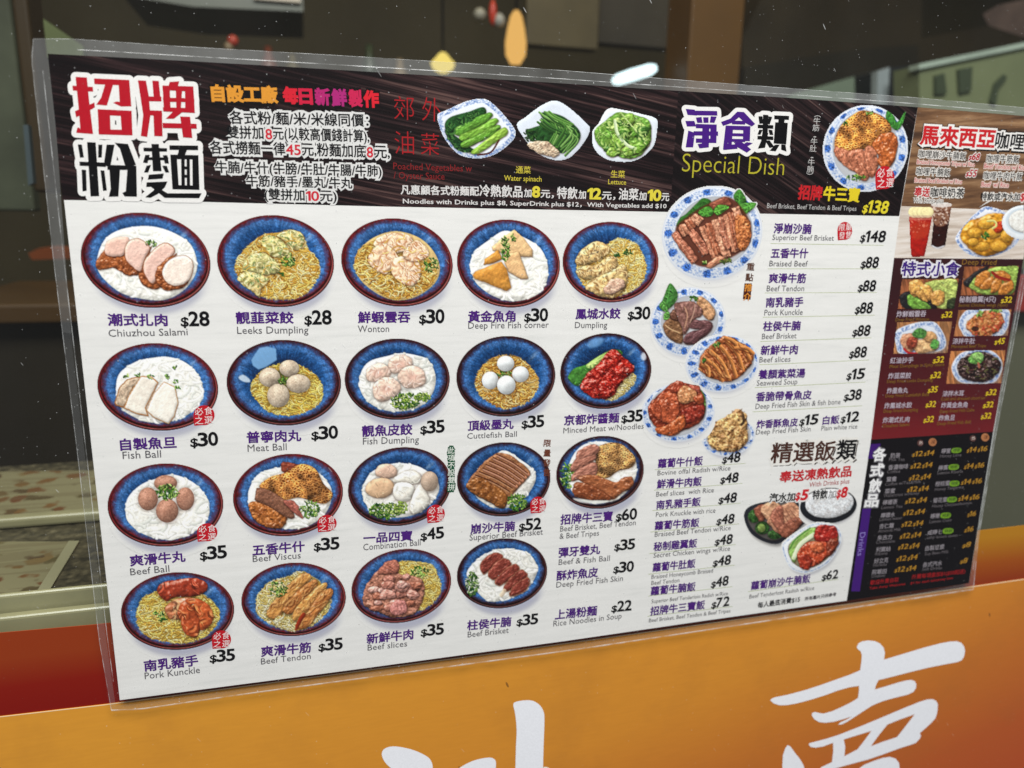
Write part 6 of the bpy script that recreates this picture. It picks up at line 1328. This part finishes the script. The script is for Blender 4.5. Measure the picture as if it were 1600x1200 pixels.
    SN = [('炸鮮蝦雲吞', 1400, 495.5, 1446, 494.5, 9.5, '$32', 1470, 496.3, 1486.8, 495.6, 9, 'Deep Fried Wonton', 1398.8, 502, 1451, 501, 4.6), ('秘制雞翼(4只)', 1498, 472.5, 1555, 472, 9.5, '$32', 1563, 473, 1580, 472.5, 9, 'Secret Chicken wings (4pac)', 1497, 479.3, 1573.8, 478.8, 4.4),
          ('涼拌牛肚', 1487.5, 537.5, 1522.5, 537, 9, '$45', 1553, 538, 1568.8, 537, 9, 'Marinated Beef Tripe', 1486, 544, 1540, 542.5, 4.4), ('紅油抄手', 1390, 568, 1426, 567, 9.3, '$32', 1456.8, 567, 1473.8, 566, 9.3, 'Meat Dumplings in Spicy Sauce', 1389.5, 575, 1475, 571.5, 4.4),
          ('炸韮菜餃', 1387, 592, 1422.5, 591, 9.2, '$32', 1452.5, 591, 1469, 590, 9.2, 'Deep Fried Leeks Dumpling', 1385.5, 598.5, 1457, 595.8, 4.4), ('炸墨魚丸', 1385, 615, 1418, 614, 9, '$35', 1448.8, 613.2, 1464, 612.5, 9, 'Deep Fried Cuttlefish Balls', 1383, 621, 1451, 618.5, 4.4),
          ('炸鳳城水餃', 1381, 638.5, 1423.8, 637, 9, '$32', 1445.5, 636, 1461, 635.5, 9, 'Deep Fried Dumpling', 1380, 645, 1433.8, 642.3, 4.4), ('炸潮式扎肉', 1378.5, 661, 1420, 659.5, 9, '$32', 1442, 660, 1458, 659, 9, 'Chiuzhou Salami', 1378, 668, 1420, 665.4, 4.4),
          ('涼拌木耳', 1471.8, 619.5, 1505, 618.5, 8.8, '$32', 1539, 617.5, 1555.8, 616.8, 8.8, 'Cold and dressed cloud ear', 1469.5, 626, 1540, 623.6, 4.4), ('炸黃金魚角', 1469.5, 637.5, 1510.5, 636.5, 8.8, '$32', 1535, 637, 1551, 636, 8.8, 'Deep Fried Fish Cake', 1468, 645.5, 1521.8, 642.5, 4.4),
          ('炸魚旦', 1465.8, 657.5, 1491, 656.5, 8.8, '$32', 1531.8, 654.5, 1547.5, 653.5, 8.8, 'Deep Fried Fish Ball', 1463.8, 664.5, 1516, 661.3, 4.4)]
    for d in SN: entry(*d[:6], price=d[6:12], en=[d[12:18]], ncol=(190, 178, 190), pcol=(222, 192, 40), ecol=(138, 104, 38), bold=.014, pb=.018, sh=.08)
    # drinks -----------------------------------------------------
    def q(x, y): return 1330 + x / 4.285, 660 + y / 4.285
    GN, GE, GP = (150, 144, 150), (112, 106, 110), (184, 136, 42)
    DL = [('奶茶', 258, 238, 325, 236, 'Milk Tea', 250, 258, 355, 256, 405, 228, 552, 218), ('香濃咖啡', 245, 318, 378, 309, 'Coffee', 238, 340, 325, 336, 393, 308, 540, 298), ('鴛鴦', 232, 398, 300, 393, 'Coffee w/Tea&Milk', 225, 425, 465, 404, 383, 388, 530, 375),
          ('菜蜜', 222, 478, 290, 472, 'Watercress w/Honey', 215, 500, 452, 481, 370, 465, 515, 455), ('檸檬茶', 208, 553, 305, 546, 'Lemon Tea', 200, 580, 340, 569, 358, 543, 503, 532), ('檸檬水', 195, 640, 290, 632, 'Lemon water', 188, 660, 340, 647, 345, 622, 490, 610),
          ('杏仁霜', 185, 712, 280, 705, 'Almonds Milk', 178, 738, 330, 724, 333, 698, 478, 688), ('朱古力', 172, 790, 270, 781, 'Chocolate', 165, 812, 290, 802, 322, 778, 465, 765), ('利賓納', 163, 868, 258, 861, 'Ribena', 158, 890, 240, 883, 310, 850, 453, 838),
          ('好立克', 150, 945, 245, 936, 'Horlicks', 145, 966, 235, 958, 298, 930, 440, 915), ('阿華田', 137, 1020, 232, 1011, 'Ovaltine', 133, 1040, 225, 1031, 287, 1003, 432, 988)]
    for d in DL:
        e = T('drink_name', (d[0], *q(d[1], d[2]), *q(d[3], d[4]), 7.6), GN, bold=.014); T('drink_translation', (d[5], *q(d[6], d[7]), *q(d[8], d[9]), 4.0), GE, parent=e)
        x0, y0, x1, y1 = d[10:]; m = lambda f: (x0 + (x1 - x0) * f, y0 + (y1 - y0) * f)
        T('drink_price', price_segs('$12', *q(*m(0)), *q(*m(.47)), 7.6) + price_segs('$14', *q(*m(.53)), *q(*m(1)), 7.6), GP, bold=.010, shear=.12, parent=e)
    DR = [('檸蜜', 600, 208, 662, 205, (670, 738, 170, 205), 'Honey Lime', 593, 235, 735, 226, ('$14', '$16'), 770, 200, 908, 190), ('檸賓', 580, 322, 645, 316, (650, 722, 280, 318), 'Lemon Ribena', 575, 348, 745, 336, ('$14', '$16'), 752, 310, 887, 300),
          ('柑桔蜜', 560, 428, 655, 421, (657, 725, 390, 428), 'Honey Tangerine', 558, 458, 750, 441, ('$14', '$16'), 732, 415, 872, 405), ('菊花蜜', 545, 540, 638, 531, (640, 708, 498, 535), 'Honey Chrysanthemum', 540, 570, 805, 546, ('$14', '$16'), 713, 525, 855, 512),
          ('檸樂', 527, 645, 590, 639, (597, 668, 604, 642), 'Lemon Coke', 522, 675, 670, 661, ('$16',), 775, 630, 832, 624), ('咸檸七', 507, 755, 605, 746, (612, 685, 708, 746), 'salty lemon seven', 505, 780, 710, 764, ('$16',), 755, 735, 815, 727),
          ('自製豆漿', 493, 860, 620, 847, None, 'Soy Bean Milk', 490, 890, 650, 873, ('$8',), 740, 838, 798, 831), ('各式汽水', 475, 970, 605, 957, None, 'Soft Drinks', 473, 993, 605, 981, ('$8',), 725, 945, 775, 939)]
    for d in DR:
        e = T('drink_name', (d[0], *q(d[1], d[2]), *q(d[3], d[4]), 7.6), GN, bold=.014); T('drink_translation', (d[6], *q(d[7], d[8]), *q(d[9], d[10]), 4.0), GE, parent=e)
        ps = d[11]; x0, y0, x1, y1 = d[12:]; m = lambda f: (x0 + (x1 - x0) * f, y0 + (y1 - y0) * f)
        T('drink_price', price_segs(ps[0], *q(*m(0)), *q(*m(.47 if len(ps) > 1 else 1)), 7.6) + (price_segs(ps[1], *q(*m(.53)), *q(*m(1)), 7.6) if len(ps) > 1 else []), GP, bold=.010, shear=.12, parent=e)
        if d[5]:
            bx0, bx1, by0, by1 = d[5]; cx, cy, rx, ry = (bx0 + bx1) / 2, (by0 + by1) / 2, (bx1 - bx0) / 2, (by1 - by0) / 2
            P = [q(cx + rx * math.copysign(abs(math.cos(t)) ** .7, math.cos(t)), cy + ry * math.copysign(abs(math.sin(t)) ** .8, math.sin(t)) - .08 * rx * math.cos(t)) for t in np.linspace(0, 6.283, 24, endpoint=False)]
            sheet('green_badge', P, .34, ink(116, 160, 40), menu); T('badge_lettering', ('特飲', *q(bx0 + 10, by1 - 7), *q(bx1 - 10, by1 - 11), 5.4), (40, 70, 24), bold=.01)
    for (x, y, r), ch, c in (((463, 138, 21), '熱', (92, 60, 56)), ((545, 132, 27), '凍', (176, 116, 76)), ((815, 107, 21), '熱', (92, 60, 56)), ((897, 100, 27), '凍', (182, 120, 76))):
        sheet('round_icon', [q(x + r * math.cos(t), y + r * math.sin(t)) for t in np.linspace(0, 6.283, 20, endpoint=False)], .34, ink(*c), menu); T('icon_lettering', (ch, *q(x - r * .55, y + r * .5), *q(x + r * .55, y + r * .45), r * 1.1 / 4.285), (222, 206, 196) if r < 25 else (90, 46, 24))
    T('drinks_notice', [('歡迎外賣自取', *q(125, 1088), *q(315, 1066), 7), ('Take Away Welcome', *q(120, 1118), *q(360, 1087), 3.6), ('外賣每項盒加$1($50起送)', *q(402, 1050), *q(760, 1010), 7), ('$1 for each takeaway box', *q(395, 1084), *q(680, 1047), 3.6)], (164, 26, 30), bold=.012)
    P4 = [(183, 215), (166, 320), (150, 424), (132, 522)]
    T('section_title', [(ch, *q(x - 45, y + 43), *q(x + 42, y + 41), 20) for ch, (x, y) in zip('各式飲品', P4)], (238, 238, 238), bold=.035, out=(120, 118, 124), outw=.07, mm=.46)
    T('section_subtitle', ('Drinks', *q(60, 738), *q(40, 894), 7.0), (150, 136, 206), bold=.0)
    # seals ------------------------------------------------------
    for cx, cy, rx, ry, t4 in ((318.8, 648.8, 16.5, 15.5, '必食之選'), (323.8, 831.7, 16, 14, '必食之選'), (511, 817.5, 15, 13.2, '必食之選'), (681, 802.5, 14, 14, '必食之選'), (841, 788.7, 12.5, 12.8, '必食之選'), (346, 999, 15, 14, '必食之選'), (1382.7, 277.3, 15, 18, '必食之選'), (1320, 360.6, 11.5, 14, '限量發售')):
        P = [(cx + rx * math.cos(t), cy + ry * math.sin(t)) for t in np.linspace(-math.pi * 1.02, math.pi * .55, 22)] + [(cx - rx * .92, cy + ry * 1.05), (cx - rx * .98, cy + ry * .5)]
        so = sheet('red_seal', P, .46, ink(196, 24, 38), menu)
        s_ = rx * .78; k = []
        for ch, dx, dy in zip(t4, (-.45, .45, -.45, .45), (-.42, -.42, .48, .48)): k.append((ch, cx + dx * rx - s_ / 2, cy + dy * ry + ry * .40 - dx, cx + dx * rx + s_ / 2, cy + dy * ry + ry * .38 - dx, ry * .80))
        T('seal_lettering', k, (244, 236, 234), mm=.52, parent=so)


def traced(name, polys, f, col, outc, outpx, mm=.50):
    mm = lay(mm)
    # heavy display lettering drawn stroke by stroke; a rounded white edge lies below it
    V, F = [], []
    for i, pts in enumerate(polys):
        k = len(V); V += [at(f[0] + x / f[2], f[1] + y / f[2], -(mm + .004 * i) / 1000) for x, y in pts]; F.append(list(range(k, k + len(pts))))
    o = mesh_obj(name, V, F, ink(*col), menu)
    if outc:
        V, F = [], []; r0 = outpx / f[2]; z = -(mm - .04) / 1000; c = 0
        for pts in polys:
            P = [(f[0] + x / f[2], f[1] + y / f[2]) for x, y in pts]
            z -= .0000012; k = len(V); V += [at(x, y, z) for x, y in P]; F.append(list(range(k, k + len(P))))
            for a, b in zip(P, P[1:] + P[:1]):
                dx, dy = b[0] - a[0], b[1] - a[1]; L = math.hypot(dx, dy) + 1e-6; ux, uy = dx / L, dy / L; t0 = math.atan2(uy, ux); c += 1
                z2 = z - .0000004 * (c % 40 + 1) - .000004
                cap = [(b[0] + r0 * math.cos(t0 - 1.5708 + q), b[1] + r0 * math.sin(t0 - 1.5708 + q)) for q in np.linspace(0, math.pi, 8)] + [(a[0] + r0 * math.cos(t0 + 1.5708 + q), a[1] + r0 * math.sin(t0 + 1.5708 + q)) for q in np.linspace(0, math.pi, 8)]
                k = len(V); V += [at(x, y, z2) for x, y in cap]; F.append(list(range(k, k + len(cap))))
        mesh_obj('white_edge', V, F, ink(*outc), o)


def build_text():
    jobs = []
    for s in SPECS:
        for layer in (['out'] if s['out'] else []) + ['main']:
            for g in s['segs']:
                cu = bpy.data.curves.new('t', 'FONT'); cu.body = g[0] if g[0] != '1' else 'l'; cu.resolution_u = 2 if g[5] < 14 else 4
                b = s['bold'] + (s['outw'] if layer == 'out' else 0)
                cu.bevel_depth = b; cu.bevel_resolution = 1 if (layer == 'out' and g[5] > 14) else 0; cu.shear = s['shear']
                if s['thin']: cu.offset = -s['thin']
                ob = bpy.data.objects.new('t', cu); COL.objects.link(ob); jobs.append((s, layer, g, ob, b))
    bpy.context.view_layer.update(); dg = bpy.context.evaluated_depsgraph_get()
    acc = {}
    for s, layer, g, ob, b in jobs:
        if g[0] == '1':                           # a one with its flag
            me = bpy.data.meshes.new('one'); q = [(.34 + b, -b), (.34 + b, .682 + b), (.22, .682 + b), (.05 - b, .57), (.05 - b, .46 - b), (.21 - b, .54 - b), (.21 - b, -b)]
            me.from_pydata([(x + s['shear'] * y, y, 0) for x, y in q], [], [list(range(7))]); me.update()
        else: me = bpy.data.meshes.new_from_object(ob.evaluated_get(dg))
        nv = len(me.vertices)
        v = np.empty(nv * 3, np.float32); me.vertices.foreach_get('co', v); v = v.reshape(-1, 3).astype(float)
        keep = [p for p in me.polygons if p.normal.z > .02 or b == 0 or nv == 7]
        txt, x0, y0, x1, y1, h = g
        cj = is_cjk(txt)
        if not cj and s['name'] in ('dish_translation', 'drink_translation', 'section_subtitle', 'offer_line') and txt[0] not in '$0123456789': h *= 1.14
        y_lo, y_hi = (-.08, .84) if cj else (0.0, .682)
        xa, xb = v[:, 0].min() + b * .7, v[:, 0].max() - b * .7
        if txt in ('.', '．', ',', '，'): xa, xb = xa - .1, xb + .1
        A = at(x0, y0); B = at(x1, y1); e = B - A; Lw = e.length; e.normalize(); up = Vector((-e.z, 0, e.x))
        # cap height, measured on the sheet
        dx, dy = x1 - x0, y1 - y0; Lp = math.hypot(dx, dy); nx, ny = dy / Lp, -dx / Lp
        hh = (at(x0 + nx * h, y0 + ny * h) - A).dot(up)
        u = (v[:, 0] - xa) / max(1e-6, xb - xa) * Lw; t = (v[:, 1] - y_lo) / (y_hi - y_lo) * hh
        zb = lay(s['mm']) / 1000 - (.000018 if layer == 'out' else 0) ; zz = v[:, 2] - v[:, 2].min(); zz = zz / zz.max() * .000006 if zz.max() > 0 else zz
        Pw = np.array(A)[None] + np.outer(u, np.array(e)) + np.outer(t, np.array(up)); Pw[:, 1] = -(zb + zz)
        a = acc.setdefault((id(s), layer), [s, [], [], 0]); k = a[3]
        a[1].append(Pw); a[2] += [[k + i for i in p.vertices] for p in keep]; a[3] += nv
    for s, layer, g, ob, b in jobs: cu = ob.data; bpy.data.objects.remove(ob); bpy.data.curves.remove(cu)
    made = {}
    for (sid, layer), (s, Vs, F, _) in acc.items():
        if layer != 'main': continue
        par = s['parent']; par = made.get(par, menu) if not isinstance(par, bpy.types.Object) else par
        o = mesh_obj(s['name'], np.concatenate(Vs), F, ink(*s['col']), par); made[SPECS.index(s)] = o
        if s['label']: o['label'] = s['label']
    for (sid, layer), (s, Vs, F, _) in acc.items():
        if layer != 'out': continue
        o = made[SPECS.index(s)]; par = o if o.parent == menu else o.parent
        mesh_obj('letter_edge', np.concatenate(Vs), F, ink(*s['out']), par)


texts(); build_text()

# ================================================================ the clear pouch round the sheet
OUT_TOP = [(50, 64), (58, 58), (160, 64), (260, 71.5), (400, 79.5), (560, 88.7), (740, 100), (900, 112), (1060, 125), (1250, 139.5), (1434, 153), (1600, 168.5), (1652, 173)]
OUT_BOT = [(1523, 917), (1516, 923.2), (1350, 947), (1180, 973), (900, 1015), (595, 1056), (400, 1082), (182, 1113.5), (170, 1106)]
OUTER = OUT_TOP + [(1592, 492), (1555, 684), (1528, 847)] + OUT_BOT + [(155, 1000), (120, 700), (82.5, 397), (47.5, 78)]


def resample(P, n):
    P = np.array(list(P) + [P[0]], float); d = np.r_[0, np.cumsum(np.hypot(*np.diff(P, axis=0).T))]; t = np.linspace(0, d[-1], n, endpoint=False)
    return np.stack([np.interp(t, d, P[:, 0]), np.interp(t, d, P[:, 1])], 1)


def side(P, n): P = np.array(P, float); d = np.r_[0, np.cumsum(np.hypot(*np.diff(P, axis=0).T))]; t = np.linspace(0, d[-1], n); return np.stack([np.interp(t, d, P[:, 0]), np.interp(t, d, P[:, 1])], 1)


front_m = clear_mat('pouch_front', .003, .28, 11.0, .05, .06, (1, 1, 1, 1), .35, .12)
o = sheet('clear_cover', OUTER, .85, front_m, menu)
sealm2 = clear_mat('pouch_seal_dim', .065, .8, 23.0, .07, .12, (.93, .95, .95, 1), .6, .5)
sealm = clear_mat('pouch_seal', .13, .8, 21.0, .07, .12, (.93, .95, .95, 1), .6, .5)  # milky film, plus the upper margin's brighter reflection put in as haze
# sealed margin: ring between the outer edge and the sheet, in four sides
iT = TOP; iB = BOT
oT = [(52, 61)] + OUT_TOP[1:] ; oR = [(1652, 173), (1592, 492), (1555, 684), (1528, 847), (1521, 921)]; oB = [(1521, 921)] + OUT_BOT[2:8] + [(174, 1110)]; oL = [(174, 1110), (155, 1000), (120, 700), (82.5, 397), (47.5, 76), (52, 61)]
iR = [(1634, 184), (1599, 405), (1552, 674.5), (1514, 911)]; iL = [(187.2, 1094), (74.5, 84)]
V, F = [], []
for oo, ii, tt in ((oT, iT, 1), (oR, iR, 1), (oB, iB, (1, .5)), (oL, iL, (.5, 1))):
    a, b = side(oo, 40), side(ii, 40); k = len(V)
    if tt != 1: q_ = (1 - np.clip(np.linspace(0, 1, 40) * 12, 0, 1) * .5 if oo is oB else .5 + .5 * np.clip((np.linspace(0, 1, 40) - .55) * 3, 0, 1))[:, None]; b = a * (1 - q_) + b * q_
    for (x, y), (p, q_) in zip(a, b): V += [at(x, y, -lay(.9) / 1000), at(p, q_, -lay(.9) / 1000)]
    F += [(k + 2 * i, k + 2 * i + 1, k + 2 * i + 3, k + 2 * i + 2) for i in range(39)]
o = mesh_obj('sealed_margin', V, F, sealm, menu); o.data.materials.append(sealm2)
for i, pl_ in enumerate(o.data.polygons): pl_.material_index = 0 if i < 39 or i >= 39 * 3 + 22 else 1
# pressed seam and a pale strip painting the cut edge's highlight
n = Nodes('seam_light'); tr = n.n('BsdfTransparent'); pr = n.n('BsdfPrincipled', {'Base Color': (.85, .87, .87, 1), 'Roughness': .25}); fac = n.rng(n.noise(n.pos(), 90, 3), .35, .65, .05, .50); seam_m = n.done(n.n('MixShader', {0: fac, 1: tr.outputs[0], 2: pr.outputs[0]}).outputs[0])


def ridge(name, P, wpx, mm):
    mm = lay(mm)
    P = side(P, 80); V, F = [], []
    for i, (x, y) in enumerate(P):
        d = P[min(i + 1, 79)] - P[max(i - 1, 0)]; L = math.hypot(*d) + 1e-9; nx, ny = -d[1] / L * wpx / 2, d[0] / L * wpx / 2
        V += [at(x + nx, y + ny, -mm / 1000), at(x, y, -(mm + .12) / 1000), at(x - nx, y - ny, -mm / 1000)]
    for i in range(79): F += [(3 * i, 3 * i + 1, 3 * i + 4, 3 * i + 3), (3 * i + 1, 3 * i + 2, 3 * i + 5, 3 * i + 4)]
    return mesh_obj(name, V, F, seam_m, menu)


mid = lambda A, B, t: side(A, 30) * (1 - t) + side(B, 30) * t
for A, B, t, w_ in ((oT, iT, .66, 1.6), (oR, iR, .55, 1.2), (oL, iL, .60, 1.4)): ridge('pressed_seam', mid(A, B, t)[1:-1], w_, .95)
for A, w_ in ((oT, 1.0), (oR, 1.2), (oB, 2.2), (oL, 1.1)): ridge('cut_edge', side(A, 30)[0:], w_, .96)
